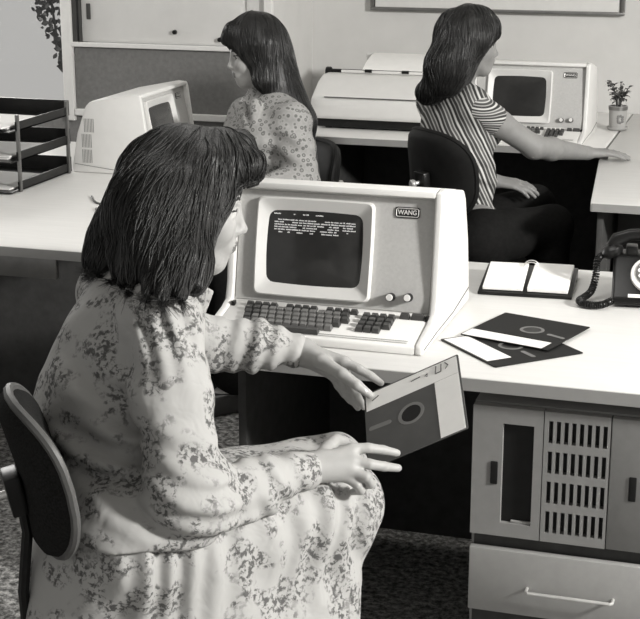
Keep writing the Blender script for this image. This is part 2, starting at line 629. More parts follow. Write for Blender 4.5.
def make_terminal(name, label, lit):
    t = thing(name, label, 'computer terminal', (0, 0, 0), 0, 'word processor terminals')
    hb = MB()
    body = [(0, 0), (0, 0.016), (0.005, 0.020), (0.143, 0.05), (0.193, 0.30), (0.170, 0.306), (0.173, 0.319), (0.21, 0.322), (0.39, 0.286),
            (0.41, 0.266), (0.45, 0.16), (0.475, 0.03), (0.475, 0)]
    hb.prism(body, -0.229, 0.229, 'x', 0.003)
    cheek = [(0, 0), (0, 0.018), (0.006, 0.023), (0.10, 0.043), (0.128, 0.054), (0.14, 0.09), (0.168, 0.30), (0.174, 0.318), (0.21, 0.321), (0.39, 0.285),
             (0.41, 0.265), (0.45, 0.159), (0.475, 0.03), (0.475, 0)]
    hb.prism(cheek, -0.247, -0.229, 'x', 0.005, 3)
    hb.prism(cheek, 0.229, 0.247, 'x', 0.005, 3)
    hb.build('housing', M['plastic'], t, 35)
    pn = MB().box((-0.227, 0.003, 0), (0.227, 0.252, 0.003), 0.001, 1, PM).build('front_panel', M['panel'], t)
    # seam round the foot of the side wall
    for s in (-0.2478, 0.2478):
        MB().tube([(s, 0.012, 0.010), (s, 0.13, 0.016), (s, 0.30, 0.018), (s, 0.465, 0.035)], 0.0009, 5).build('seam', M['trim_dark'], t)
    for s in (-1,):
        v = MB()
        for j in range(3):
            for k in range(7):
                y = 0.388 + k * 0.0065 - (0.012 if j == 2 else 0)
                z = 0.04 + j * 0.062
                v.box((s * 0.2472 - 0.0006, y, z), (s * 0.2472 + 0.0006, y + 0.0022, z + 0.054))
        v.build('side_vent', M['key_pale'], t, 0)
    # bezel: a flaring frame round the recessed tube
    cx, cy = -0.045, 0.128
    lo = []
    for w0, h0, r, z, bow in ((0.272, 0.222, 0.012, 0.002, 0.012), (0.270, 0.220, 0.012, 0.014, 0.012), (0.264, 0.214, 0.012, 0.016, 0.012),
                              (0.220, 0.164, 0.016, 0.0045, 0.036), (0.216, 0.160, 0.016, 0.0035, 0.040)):
        lo.append([(cx + x, cy + y, z) for x, y in rrect(w0, h0, r, 6, bow)])
    MB().loft(lo, mat=PM).build('bezel', M['bezel'], t, 30)
    sc = []
    for f, z in ((1.0, 0.0037), (0.8, 0.0055), (0.55, 0.0068), (0.25, 0.0076), (0.02, 0.0078)):
        sc.append([(cx + x * f, cy + y * f, z) for x, y in rrect(0.218, 0.162, 0.016, 6, 0.040)])
    scr = MB().loft(sc, cap1=True, mat=PM).build('screen', M['screen'], t, 60)
    if lit:
        r2 = random.Random(11)
        tx = MB()
        rows = [(0.073, [(-0.098, 0.016), (-0.052, 0.004), (-0.030, 0.006), (-0.022, 0.005), (0.0, 0.018)])]
        for y, x0, x1 in ((0.060, -0.088, 0.094), (0.0545, -0.096, 0.088), (0.049, -0.096, 0.083), (0.0435, -0.096, 0.086), (0.038, -0.096, 0.078), (0.032, -0.086, 0.055)):
            x = x0
            ws = []
            while x < x1:
                w = r2.uniform(0.004, 0.016)
                if r2.random() < 0.86:
                    ws.append((x, w))
                x += w + 0.0022
            rows.append((y, ws))
        for y, ws in rows:
            for x, w in ws:
                a = x
                while a < x + w - 0.0008:
                    rr = max(abs(a) / 0.11, abs(y) / 0.08)
                    z = 0.0079 - 0.0042 * rr ** 2 + 0.0006
                    h = r2.choice((0.0021, 0.0021, 0.0028))
                    tx.box((cx + a, cy + y, z), (cx + a + 0.0014, cy + y + h, z + 0.0004), 0, 1, PM)
                    a += 0.0020
        tx.build('screen_text', M['glow'], scr, 0)
    # maker's badge
    bg = [[(0.165 + x, 0.222 + y, z) for x, y in rrect(w, h, r, 3)] for w, h, r, z in ((0.056, 0.024, 0.006, 0.003), (0.056, 0.024, 0.006, 0.0055))]
    bd = MB().loft(bg, cap1=True, mat=PM).build('badge', M['black'], t)
    bi = [[(0.165 + x, 0.222 + y, z) for x, y in rrect(w, h, r, 3)] for w, h, r, z in ((0.052, 0.020, 0.0045, 0.0057), (0.0505, 0.0185, 0.004, 0.0064), (0.048, 0.016, 0.003, 0.0057))]
    MB().loft(bi, mat=PM).build('badge_rim', M['chrome'], bd)
    lm = MB()
    me = text_mesh('WANG', 0.0145, 0.0004)
    lm.bm.from_mesh(me)
    for v in lm.bm.verts:
        v.co = PM @ Vector((0.165 + v.co.x * 0.92, 0.222 + v.co.y, 0.0062 + v.co.z))
    lm.build('badge_lettering', M['bezel'], bd, 0)
    # brightness and contrast knobs
    for x, y in ((0.140, 0.034), (0.180, 0.036)):
        km = PM @ Matrix.Translation((x, y, 0.003))
        k = MB().lathe([(0.0095, 0), (0.0095, 0.016), (0.0085, 0.019), (0.0, 0.019)], 20, km).build('knob', M['black'], t)
        MB().lathe([(0.0078, 0.0185), (0.0078, 0.0205), (0.0068, 0.0215), (0, 0.0215)], 20, km).build('knob_cap', M['trim'], k)
    # keyboard: keys stepped up the sloping deck
    kmesh = {}
    ds = 0.03 / 0.138

    def key(x, y, w, d=0.0165, h=0.011, mt='key'):
        kk = (round(w, 4), round(d, 4), mt)
        if kk not in kmesh:
            b = MB()
            b.loft([[(-w / 2, -d / 2, 0), (w / 2, -d / 2, 0), (w / 2, d / 2, 0), (-w / 2, d / 2, 0)],
                    [(-w / 2, -d / 2, 0.003), (w / 2, -d / 2, 0.003), (w / 2, d / 2, 0.003), (-w / 2, d / 2, 0.003)],
                    [(-w / 2 + .0022, -d / 2 + .0018, h), (w / 2 - .0022, -d / 2 + .0018, h), (w / 2 - .0022, d / 2 - .003, h + .001), (-w / 2 + .0022, d / 2 - .003, h + .001)]],
                   cap1=True)
            o = b.build('key', M[mt], t, 0)
            kmesh[kk] = o.data
        else:
            o = bpy.data.objects.new('key', kmesh[kk])
            C.objects.link(o)
            o.parent = t
        o.location = (x, y, 0.0187 + y * ds)
        o.rotation_euler = (math.atan(ds) * 0.6, 0, 0)

    p = 0.0188
    for i in range(14):
        if i not in (4, 9):
            key(-0.182 + i * p, 0.121, p - 0.0022, 0.012, 0.010, 'key')
    for r, (off, n) in enumerate(((0.0, 13), (0.006, 13), (0.010, 12), (0.016, 11))):
        y = 0.100 - r * 0.0193
        for i in range(n):
            key(-0.178 + off + i * p, y, p - 0.002, mt='key_pale' if (2 <= i + (r > 1) <= 11) else 'key')
    key(-0.065, 0.0215, 0.15, 0.0155)
    for r in range(4):
        for c in range(4):
            if r == 3 and c > 2:
                continue
            key(0.094 + c * p, 0.108 - r * 0.0193, p - 0.002, mt='key')
    key(0.178, 0.121, 0.022, 0.014)
    key(0.207, 0.121, 0.030, 0.014)
    for x in (-0.222, 0.228):
        MB().box((x - 0.004, 0.112, 0.042), (x + 0.004, 0.126, 0.054), 0.0015).build('latch', M['black'], t)
    for y in (0.010, 0.018):
        MB().box((-0.2, y, 0.0205 + y * ds), (0.21, y + 0.0012, 0.0212 + y * ds)).build('deck_groove', M['key_pale'], t, 0)
    return t


t1 = make_terminal('word_processor_terminal', 'nearest word processor terminal with lines of text on its lit screen', True)
t1.location = (-0.947, 2.957, 0.7205)
t2 = make_terminal('word_processor_terminal', 'far word processor terminal with blank screen beside the reaching arm', False)
t2.location = (-0.985, 5.765, 0.7205)
t2.scale = (0.94, 0.94, 0.94)
t3 = copy_tree(t2)
t3.scale = (0.87, 0.87, 0.87)
t3.location = (-1.967, 4.915, 0.7205)
t3.rotation_euler = (0, 0, PI / 2)
t3['label'] = 'side-on word processor terminal on the left desk next to the paper trays'

# ------------------------------------------------------------------ processor cabinet under the near desk
cb = thing('equipment_cabinet', 'grey metal cabinet with drive slot, vent grille and drawer under the foreground desk', 'cabinet', (-0.2165, 2.87, 0))
X0, X1 = -0.353, 0.36
MB().box((X0 + 0.004, 0.022, 0.06), (X1 - 0.004, 0.66, 0.656), 0.003).build('carcass', M['dark_panel'], cb)
MB().box((X0, 0.02, 0.655), (X1, 0.665, 0.660), 0.001).box((X0, 0.021, 0.05), (X0 + 0.005, 0.66, 0.655)).box((X1 - 0.005, 0.021, 0.05), (X1, 0.66, 0.655)).build('side_panel', M['cab'], cb)
z0, z1 = 0.372, 0.656


def grid_plate(x0, x1, za, zb, holes, th=0.018):
    """upright sheet with rectangular openings"""
    xs = sorted({x0, x1} | {h[0] for h in holes} | {h[1] for h in holes})
    zs = sorted({za, zb} | {h[2] for h in holes} | {h[3] for h in holes})
    inh = lambda x, z: any(h[0] < x < h[1] and h[2] < z < h[3] for h in holes)
    b = bmesh.new()
    vs = {}

    def V(i, j, y):
        if (i, j, y) not in vs:
            vs[(i, j, y)] = b.verts.new((xs[i], y, zs[j]))
        return vs[(i, j, y)]
    nx, nz = len(xs) - 1, len(zs) - 1
    solid = [[not inh((xs[i] + xs[i + 1]) / 2, (zs[j] + zs[j + 1]) / 2) for j in range(nz)] for i in range(nx)]
    for i in range(nx):
        for j in range(nz):
            if not solid[i][j]:
                continue
            b.faces.new((V(i, j, 0), V(i + 1, j, 0), V(i + 1, j + 1, 0), V(i, j + 1, 0)))
            b.faces.new((V(i, j, th), V(i, j + 1, th), V(i + 1, j + 1, th), V(i + 1, j, th)))
            for di, dj, a, c in ((-1, 0, (i, j), (i, j + 1)), (1, 0, (i + 1, j), (i + 1, j + 1)), (0, -1, (i, j), (i + 1, j)), (0, 1, (i, j + 1), (i + 1, j + 1))):
                ii, jj = i + di, j + dj
                if not (0 <= ii < nx and 0 <= jj < nz and solid[ii][jj]):
                    b.faces.new((V(*a, 0), V(*c, 0), V(*c, th), V(*a, th)))
    bmesh.ops.recalc_face_normals(b, faces=list(b.faces))
    return b


dx = -0.2165
slot = (-0.507 - dx, -0.443 - dx, 0.402, 0.621)
d1 = MB().merge(grid_plate(X0, -0.4245 - dx, z0, z1, [slot])).build('drive_panel', M['cab'], cb, 0)
db = MB().box((slot[0] - 0.004, 0.012, slot[2] - 0.004), (slot[1] + 0.004, 0.10, slot[3] + 0.004))
db.build('drive_slot', M['black'], d1, 0)
MB().box((-0.530 - dx, -0.003, 0.487), (-0.515 - dx, 0.002, 0.537), 0.002).build('latch', M['black'], d1)
MB().box((-0.486 - dx, 0.006, 0.402), (-0.444 - dx, 0.011, 0.408), 0.001).build('drive_lip', M['cab_light'], d1)
holes = []
for r in range(4):
    for c in range(8):
        x = -0.4135 - dx + c * 0.0156
        z = 0.589 - r * 0.0655
        holes.append((x, x + 0.0088, z, z + 0.0475))
gp = MB().merge(grid_plate(-0.4225 - dx, -0.2895 - dx, z0, z1, holes)).build('vent_grille', M['cab'], cb, 0)
d3 = MB().box((-0.2875 - dx, 0, z0), (X1, 0.018, z1), 0.002).build('door', M['cab'], cb)
MB().box((-0.248 - dx, -0.003, 0.483), (-0.233 - dx, 0.002, 0.535), 0.002).build('latch', M['black'], d3)
dr = MB().box((X0, -0.002, 0.198), (X1, 0.018, 0.341), 0.002).build('drawer', M['cab_light'], cb)
hm = MB()
hm.tube([(-0.444 - dx, -0.002, 0.262), (-0.444 - dx, -0.020, 0.262), (-0.440 - dx, -0.024, 0.262), (-0.270 - dx, -0.024, 0.262), (-0.266 - dx, -0.020, 0.262), (-0.266 - dx, -0.002, 0.262)], 0.0035, 8)
hm.build('handle', M['chrome'], dr)
MB().box((X0 + 0.02, 0.05, 0.0), (X1 - 0.02, 0.62, 0.06)).build('plinth', M['dark_panel'], cb, 0)

# ------------------------------------------------------------------ printer on the back desk
pr = thing('printer', 'wide pale daisywheel printer with paper on the back desk', 'printer', (-1.58, 5.90, 0.7205))
prof = [(0.03, 0.0), (0.03, 0.035), (0.012, 0.040), (0.0, 0.055), (-0.006, 0.10), (0.0, 0.13), (0.10, 0.188), (0.16, 0.208), (0.30, 0.208), (0.42, 0.18), (0.44, 0.05), (0.43, 0.0)]
MB().prism([(y, z) for y, z in prof if z >= 0.04], -0.31, 0.31, 'x', 0.014, 3).build('cover', M['plastic'], pr)
MB().box((-0.29, 0.02, 0.008), (0.29, 0.42, 0.06), 0.004).build('base', M['black'], pr)  # recessed base; black stands in for the shadow under the printer
for x in (-0.25, 0.25):
    for y in (0.06, 0.38):
        MB().lathe([(0, 0), (0.014, 0), (0.014, 0.009), (0, 0.009)], 12, Matrix.Translation((x, y, 0.0))).build('foot', M['black'], pr)
MB().box((-0.25, -0.0065, 0.132), (0.29, 0.003, 0.1345)).build('cover_seam', M['ink'], pr, 0)
MB().tube([(-0.30, 0.235, 0.208), (0.30, 0.235, 0.208)], 0.014, 14).build('platen', M['black'], pr)
for x in (-0.302, 0.302):
    MB().lathe([(0, 0), (0.018, 0.0), (0.02, 0.004), (0.02, 0.02), (0.016, 0.024), (0, 0.024)], 16,
               Matrix.Translation((x - 0.012, 0.235, 0.210)) @ Matrix.Rotation(PI / 2, 4, 'Y')).build('platen_knob', M['black'], pr)
MB().box((-0.24, 0.205, 0.210), (0.26, 0.212, 0.222), 0.002).build('paper_bail', M['plastic'], pr)
for x in (-0.12, 0.04, 0.2):
    MB().tube([(x - 0.015, 0.205, 0.220), (x + 0.015, 0.205, 0.220)], 0.007, 10).build('bail_roller', M['black'], pr)
pp = MB()
prf = [(0.222, 0.208), (0.235, 0.222), (0.27, 0.238), (0.32, 0.256), (0.38, 0.270), (0.43, 0.274)]
pp.loft([[(-0.155, y, z) for y, z in prf], [(0.24, y, z) for y, z in prf], [(0.24, y + .001, z - .0012) for y, z in prf], [(-0.155, y + .001, z - .0012) for y, z in prf]], closed=True, mat=None)
sheet = pp.build('paper_sheet', M['paper'], pr)
MB().box((-0.19, 0.425, 0.17), (0.27, 0.44, 0.272), 0.004).build('paper_rest', M['plastic'], pr)

# ------------------------------------------------------------------ floppy disks
def make_floppy(label, body, loc, mtx, s, labels, slot_dir, group=None):
    t = thing('floppy_disk', label, 'floppy disk', (0, 0, 0), 0, group)
    t.matrix_world = mtx
    h = s / 2
    rim = [[(x, y, z) for x, y in rrect(s, s, 0.004, 1)] for z in (-0.0009, 0.0009)]
    jk = MB().loft(rim, cap0=True, cap1=True).build('jacket', M[body], t, 30)
    for i, (lo, hi, marks) in enumerate(labels):
        lb = MB().box((lo[0], lo[1], 0.0009), (hi[0], hi[1], 0.0015)).build('paper_label', M['paper'], t, 0)
        if marks:
            mk = MB()
            for a, b in marks:
                mk.tube([(a[0], a[1], 0.0017), (b[0], b[1], 0.0017)], 0.0011, 5)
            mk.build('handwriting', M['ink'], lb)
    rg = [[(r * math.cos(2 * PI * k / 40) + loc[0], r * math.sin(2 * PI * k / 40) + loc[1], z) for k in range(40)] for r, z in ((0.0275, 0.0009), (0.0275, 0.0014), (0.0205, 0.0014), (0.0205, 0.0009))]
    MB().loft(rg).build('hub_ring', M['hubring'], t)
    MB().lathe([(0, 0.0011), (0.0205, 0.0011)], 40, Matrix.Translation((loc[0], loc[1], 0))).build('hub_hole', M['black'], t, 0)
    a = slot_dir
    sl = MB()
    sx = Matrix.Translation((loc[0] + a[0] * 0.066, loc[1] + a[1] * 0.066, 0)) @ Matrix.Rotation(math.atan2(a[1], a[0]), 4, 'Z')
    sl.loft([[(x, y, z) for x, y in rrect(0.048, 0.011, 0.0054, 2)] for z in (0.0009, 0.0013)], cap1=True, mat=sx)
    sl.build('head_slot', M['hubring'], t)
    return t


hm_ = frame((-0.6258, 2.5869, 0.7306), (0.8801, 0.0846, 0.4672), (-0.2926, 0.8716, 0.3934))
S = 0.205
mk = [((-0.085, 0.075), (-0.070, 0.083)), ((0.0, 0.082), (0.02, 0.084)), ((0.03, 0.08), (0.036, 0.084)), ((0.036, 0.084), (0.034, 0.076)),
      ((0.055, 0.094), (0.052, 0.074)), ((0.066, 0.094), (0.064, 0.074)), ((0.052, 0.074), (0.064, 0.074)), ((0.074, 0.094), (0.08, 0.084)), ((0.08, 0.084), (0.074, 0.076))]
make_floppy('floppy disk with white label strips held up in the seated woman\'s hands', 'jacket_mid', (-0.006, -0.003), hm_, S,
            [((-0.0985, 0.052), (0.0985, 0.0985), mk), ((0.048, -0.1), (0.0985, 0.051), None)], (-1, 0.05), 'floppy disks')
A = [Vector(p) for p in ((-0.6063, 3.3452, 0), (-0.4027, 3.2743, 0), (-0.4371, 3.0468, 0), (-0.6385, 3.1107, 0))]
ctr = sum(A, Vector()) / 4
ex = ((A[1] - A[0]) + (A[2] - A[3])).normalized()
make_floppy('black floppy disk lying on top of another on the foreground desk', 'jacket', (0.01, 0.012),
            frame((ctr.x, ctr.y, 0.7262), ex, (0.3, 1, 0)) @ Matrix.Rotation(0.02, 4, 'Z'), 0.214,
            [((-0.104, -0.104), (0.090, -0.055), None)], (1, -0.25), 'floppy disks')
B0, B1, B2 = Vector((-0.6774, 3.0744, 0)), Vector((-0.5154, 2.9055, 0)), Vector((-0.3899, 3.0879, 0))
cB = (B0 + B2) / 2
make_floppy('floppy disk half hidden beneath another one near the desk edge', 'jacket', (0.0, 0.0),
            frame((cB.x, cB.y, 0.7222), B1 - B0, B2 - B1), 0.222,
            [((-0.105, -0.105), (0.070, -0.045), None)], (1, 0), 'floppy disks')

# ------------------------------------------------------------------ desk calendar
cal = thing('desk_calendar', 'open desk calendar with two white pages on a black stand', 'calendar', (-0.578, 3.50, 0.7205), math.radians(4))
MB().prism([(0, 0), (0, 0.008), (0.20, 0.028), (0.22, 0.026), (0.22, 0.0)], -0.114, 0.114, 'x', 0.002).build('stand', M['black'], cal)
CM = Matrix.Translation((0, 0.0, 0.008)) @ Matrix.Rotation(math.atan2(0.020, 0.20), 4, 'X')
for s, tw in ((-1, 0.02), (1, -0.01)):
    pg = MB().box((-0.049, 0.012, 0.0), (0.049, 0.196, 0.012 if s > 0 else 0.009), 0.0015, 1, CM @ Matrix.Translation((s * 0.054, 0, 0.001)) @ Matrix.Rotation(tw, 4, 'Z'))
    pg.build('page_block', M['paper'], cal, 0)
for y in (0.165, 0.18):
    MB().tube([CM @ Vector((0.02 * math.cos(a), y, 0.006 + 0.018 * math.sin(a))) for a in [PI * k / 10 for k in range(11)]], 0.0014, 6).build('ring', M['chrome'], cal)

# ------------------------------------------------------------------ telephone
ph = thing('telephone', 'black rotary telephone at the right end of the foreground desk', 'telephone', (-0.268, 3.475, 0.7205), math.radians(6))
MB().prism([(0, 0.006), (0.0, 0.022), (0.03, 0.042), (0.105, 0.098), (0.12, 0.105), (0.175, 0.105), (0.215, 0.05), (0.225, 0.006)], -0.098, 0.098, 'x', 0.010, 3).build('base', M['black'], ph)
DM = Matrix.Translation((0, 0.060, 0.069)) @ Matrix.Rotation(math.atan2(0.056, 0.075), 4, 'X')
dl = MB().lathe([(0.056, -0.012), (0.056, 0.004), (0.050, 0.007), (0.0, 0.007)], 32, DM).build('dial_plate', M['paper'], ph)
fwm = MB().lathe([(0.018, 0.0085), (0.020, 0.0105), (0.044, 0.0105), (0.045, 0.009), (0.044, 0.0078), (0.020, 0.0078), (0.018, 0.0085)], 32, DM)
fwm.build('finger_wheel', M['steel'], dl)
for k in range(10):
    a = math.radians(60 + k * 28)
    MB().lathe([(0, 0.0106), (0.0062, 0.0106), (0.0062, 0.0112), (0, 0.0112)], 12, DM @ Matrix.Translation((0.034 * math.cos(a), 0.034 * math.sin(a), 0))).build('finger_hole', M['paper'], dl)
MB().lathe([(0, 0.012), (0.016, 0.011), (0.017, 0.0085)], 20, DM).build('dial_centre', M['paper'], dl)
MB().box((-0.06, 0.001, 0.024), (-0.028, 0.006, 0.032), 0, 1, Matrix.Rotation(-0.6, 4, 'X') @ Matrix.Translation((0, -0.012, 0.001))).build('number_card', M['paper'], ph, 0)
for s in (-1, 1):
    MB().box((s * 0.055 - 0.014, 0.115, 0.10), (s * 0.055 + 0.014, 0.165, 0.122), 0.004).build('cradle', M['black'], ph)
hs = MB()
hs.tube([(-0.10, 0.135, 0.118), (-0.092, 0.139, 0.134), (-0.06, 0.14, 0.147), (0, 0.14, 0.152), (0.06, 0.14, 0.147), (0.092, 0.139, 0.134), (0.10, 0.135, 0.118)],
        [0.018, 0.018, 0.0145, 0.0135, 0.0145, 0.018, 0.018], 14)
for s in (-1, 1):
    hs.lathe([(0, -0.018), (0.022, -0.018), (0.028, -0.010), (0.028, 0.0), (0.018, 0.010), (0, 0.012)], 20, Matrix.Translation((s * 0.105, 0.132, 0.112)) @ Matrix.Rotation(s * 0.5, 4, 'Y'))
hs.build('handset', M['black'], ph)
# coiled cord from the handset down to the desk and back to the base
key_pts = [Vector(p) for p in ((-0.125, 0.128, 0.098), (-0.136, 0.115, 0.085), (-0.138, 0.10, 0.05), (-0.146, 0.075, 0.020), (-0.162, 0.045, 0.0105), (-0.172, 0.012, 0.0105), (-0.160, -0.014, 0.0105),
                               (-0.135, -0.022, 0.0105), (-0.115, -0.010, 0.0105), (-0.097, 0.012, 0.014))]


def catmull(ps, n):
    out = []
    P4 = [2 * ps[0] - ps[1]] + ps + [2 * ps[-1] - ps[-2]]
    for i in range(len(ps) - 1):
        a, b, c, d = P4[i:i + 4]
        for k in range(n):
            t = k / n
            out.append(0.5 * ((2 * b) + (c - a) * t + (2 * a - 5 * b + 4 * c - d) * t * t + (3 * b - a - 3 * c + d) * t ** 3))
    out.append(ps[-1])
    return out


path = catmull(key_pts, 40)
coil = []
ang = 0.0
upv = Vector((0, 0, 1))
for i, p in enumerate(path):
    t = (path[min(i + 1, len(path) - 1)] - path[max(i - 1, 0)]).normalized()
    x = t.cross(Vector((0.3, 0.2, 1))).normalized()
    y = t.cross(x)
    for s in range(3):
        coil.append(p + 0.0068 * (math.cos(ang) * x + math.sin(ang) * y))
        ang += 0.30
MB().tube(coil, 0.0026, 5).build('coiled_cord', M['black'], ph)

# ------------------------------------------------------------------ potted plant
pt = thing('potted_plant', 'small leafy plant in a pale pot with saucer at right', 'plant', (-0.672, 6.238, 0.7205), 0.3)
pot = MB().lathe([(0, 0.008), (0.030, 0.008), (0.034, 0.012), (0.037, 0.092), (0.0385, 0.096), (0.0385, 0.10), (0.034, 0.10), (0.033, 0.088), (0, 0.086)], 28).build('pot', M['pot'], pt)
MB().lathe([(0.0345, 0.083), (0.039, 0.084), (0.0395, 0.098), (0.0345, 0.1)], 28).build('pot_rim', M['steel'], pot)
mo = MB()
for k in range(9):
    a = k * 0.7
    mo.ball((0.011 * math.cos(a) * (1 + 0.4 * math.sin(k)), 0, 0.048 + 0.014 * math.sin(a)), (0.006, 0.0015, 0.006), 8,
            Matrix.Rotation(0.05, 4, 'Z') @ Matrix.Translation((0, -0.0355, 0)))
mo.build('flower_motif', M['key_pale'], pot)
MB().lathe([(0, 0), (0.034, 0), (0.043, 0.008), (0.043, 0.014), (0.040, 0.014), (0.033, 0.007), (0, 0.007)], 28).build('saucer', M['pot'], pt)
MB().lathe([(0, 0.091), (0.034, 0.089)], 20).build('soil', M['soil'], pt)
stm = MB()
lfm = MB()
rnd = random.Random(3)
for k in range(15):
    a = k * 2.4
    L = rnd.uniform(0.05, 0.125)
    r = rnd.uniform(0.012, 0.05)
    tip = Vector((r * math.cos(a), r * math.sin(a), 0.09 + L))
    stm.tube([(0.006 * math.cos(a), 0.006 * math.sin(a), 0.088), (tip.x * 0.45, tip.y * 0.45, 0.09 + L * 0.6), tip], 0.0014, 5)
    for j in range(7):
        b = a + rnd.uniform(-2.6, 2.6)
        f = rnd.uniform(0.5, 1.0)
        o = Vector((tip.x * f, tip.y * f, 0.09 + L * f))
        ln = rnd.uniform(0.018, 0.032)
        m = Matrix.Translation(o) @ Matrix.Rotation(b, 4, 'Z') @ Matrix.Rotation(rnd.uniform(-0.5, 0.6), 4, 'Y')
        w = ln * 0.30
        lfm.loft([[(0, -0.0006, 0), (0, 0.0006, 0)], [(ln * .35, -w, 0.003), (ln * .35, w, 0.003)], [(ln * .7, -w * .8, 0.003), (ln * .7, w * .8, 0.003)], [(ln, -.0004, -0.002), (ln, .0004, -0.002)]],
                 closed=False, mat=m)
stm.build('stem', M['leaf'], pt)
lfm.build('foliage', M['leaf'], pt)

# ------------------------------------------------------------------ letter trays on the left desk
tr = thing('paper_tray', 'stack of dark letter trays with open fronts on the left desk', 'paper tray', (-2.56, 4.26, 0.7205))
TW, TD = 0.36, 0.43
levels = (0.004, 0.102, 0.200)
for i, z in enumerate(levels):
    b = MB()
    b.box((-TW / 2, 0, z), (TW / 2, TD, z + 0.004))
    b.box((-TW / 2, TD - 0.004, z), (TW / 2, TD, z + 0.052))
    b.box((TW / 2 - 0.004, 0.05, z), (TW / 2, TD, z + 0.030))
    b.box((-TW / 2, 0.05, z), (-TW / 2 + 0.004, TD, z + 0.030))
    b.build('tray', M['black'], tr, 0)
for x in (-TW / 2, TW / 2):
    for y in (0.06, TD - 0.02):
        MB().box((x - 0.005, y - 0.006, 0), (x + 0.005, y + 0.006, 0.252), 0.001).build('post', M['steel'], tr)
rnd = random.Random(8)
for z, n in ((0.0085, 1), (0.1065, 2), (0.2045, 2)):
    for j in range(n):
        a = rnd.uniform(-0.10, 0.10)
        pz = z + j * 0.0065
        o = MB().box((-0.148, -0.14, 0), (0.148, 0.14, 0.005), 0.0008, 1).build('paper_stack', M['paper'], None, 0)
        o.location = (-2.56 + rnd.uniform(-0.006, 0.012), 4.26 + 0.20 + rnd.uniform(-0.03, 0.01) - 0.02 * j, 0.7205 + pz)
        o.rotation_euler = (0, 0, a * 0.6)
        lev = {0.0085: 'bottom', 0.1065: 'middle', 0.2045: 'top'}[z]
        tag(o, ('white papers lying %s in the %s level of the dark letter trays' % ('on top' if j else 'beneath', lev)) if n > 1 else 'white papers lying in the bottom level of the dark letter trays',
            'papers', 'papers in the letter trays')
crd = MB().tube(catmull([Vector(p) for p in ((-2.12, 4.31, 0.7235), (-2.06, 4.22, 0.7235), (-2.0, 4.19, 0.7235), (-2.02, 4.13, 0.7235), (-1.94, 4.08, 0.7235), (-1.86, 4.12, 0.7235))], 8), 0.003, 6).build('power_cord', M['key_pale'], None)
tag(crd, 'thin loose cord curling on the left desk before the terminal', 'cord')
# ------------------------------------------------------------------ smooth-union modelling of bodies, clothes and hair
def A3(p):
    return np.array([p[0], p[1], p[2]], dtype=np.float64)


def rc(a, b, ra, rb):
    a, b = A3(a), A3(b)
    r = max(ra, rb)
    return ('rc', a, b, ra, rb, np.minimum(a, b) - r, np.maximum(a, b) + r)


def el(c, rad, axes=None):
    c = A3(c)
    ax = np.eye(3) if axes is None else np.array([A3(x) for x in axes])
    R = max(rad)
    return ('el', c, np.array(rad, dtype=np.float64), ax, None, c - R, c + R)


def bx(c, half, r, axes=None):
    c = A3(c)
    ax = np.eye(3) if axes is None else np.array([A3(x) for x in axes])
    R = float(np.linalg.norm(half)) + r
    return ('bx', c, np.array(half, dtype=np.float64), ax, r, c - R, c + R)


def prim_d(p, P):
    k = p[0]
    if k == 'rc':
        a, b, ra, rb = p[1:5]
        ba = b - a
        l2 = max(ba @ ba, 1e-9)
        t = np.clip(((P - a) @ ba) / l2, 0, 1)
        q = P - a - t[:, None] * ba
        return np.sqrt(np.einsum('ij,ij->i', q, q)) - (ra + (rb - ra) * t)
    if k == 'el':
        q = (P - p[1]) @ p[3].T
        k0 = np.linalg.norm(q / p[2], axis=1)
        k1 = np.linalg.norm(q / (p[2] ** 2), axis=1)
        return k0 * (k0 - 1) / np.maximum(k1, 1e-6)
    q = np.abs((P - p[1]) @ p[3].T) - p[2]
    return np.linalg.norm(np.maximum(q, 0), axis=1) + np.minimum(q.max(axis=1), 0) - p[4]


def smin(a, b, k):
    if k <= 0:
        return np.minimum(a, b)
    h = np.maximum(k - np.abs(a - b), 0) / k
    return np.minimum(a, b) - h * h * k * 0.25


def sdf(ops, P, cull=None):
    d = np.full(len(P), 1.0)
    for op in ops:
        if op[0] == 'g':
            g = sdf(op[1], P, cull)
            d = smin(d, g, op[2])
            continue
        if op[0] == 'f':
            if cull is None or True:
                d = d + op[1](P)
            continue
        pr, k = op[1], op[2]
        if cull is not None:
            m = 0.03 + k
            if np.any(cull[0] > pr[6] + m) or np.any(cull[1] < pr[5] - m):
                continue
        v = prim_d(pr, P)
        if op[0] == 'u':
            d = smin(d, v, k)
        elif op[0] == 's':
            d = -smin(-d, v, k)
    return d


def bounds(ops):
    lo, hi = [], []
    for op in ops:
        if op[0] == 'g':
            a, b = bounds(op[1])
            lo.append(a)
            hi.append(b)
        elif op[0] == 'u':
            lo.append(op[1][5])
            hi.append(op[1][6])
    return np.min(lo, axis=0), np.max(hi, axis=0)


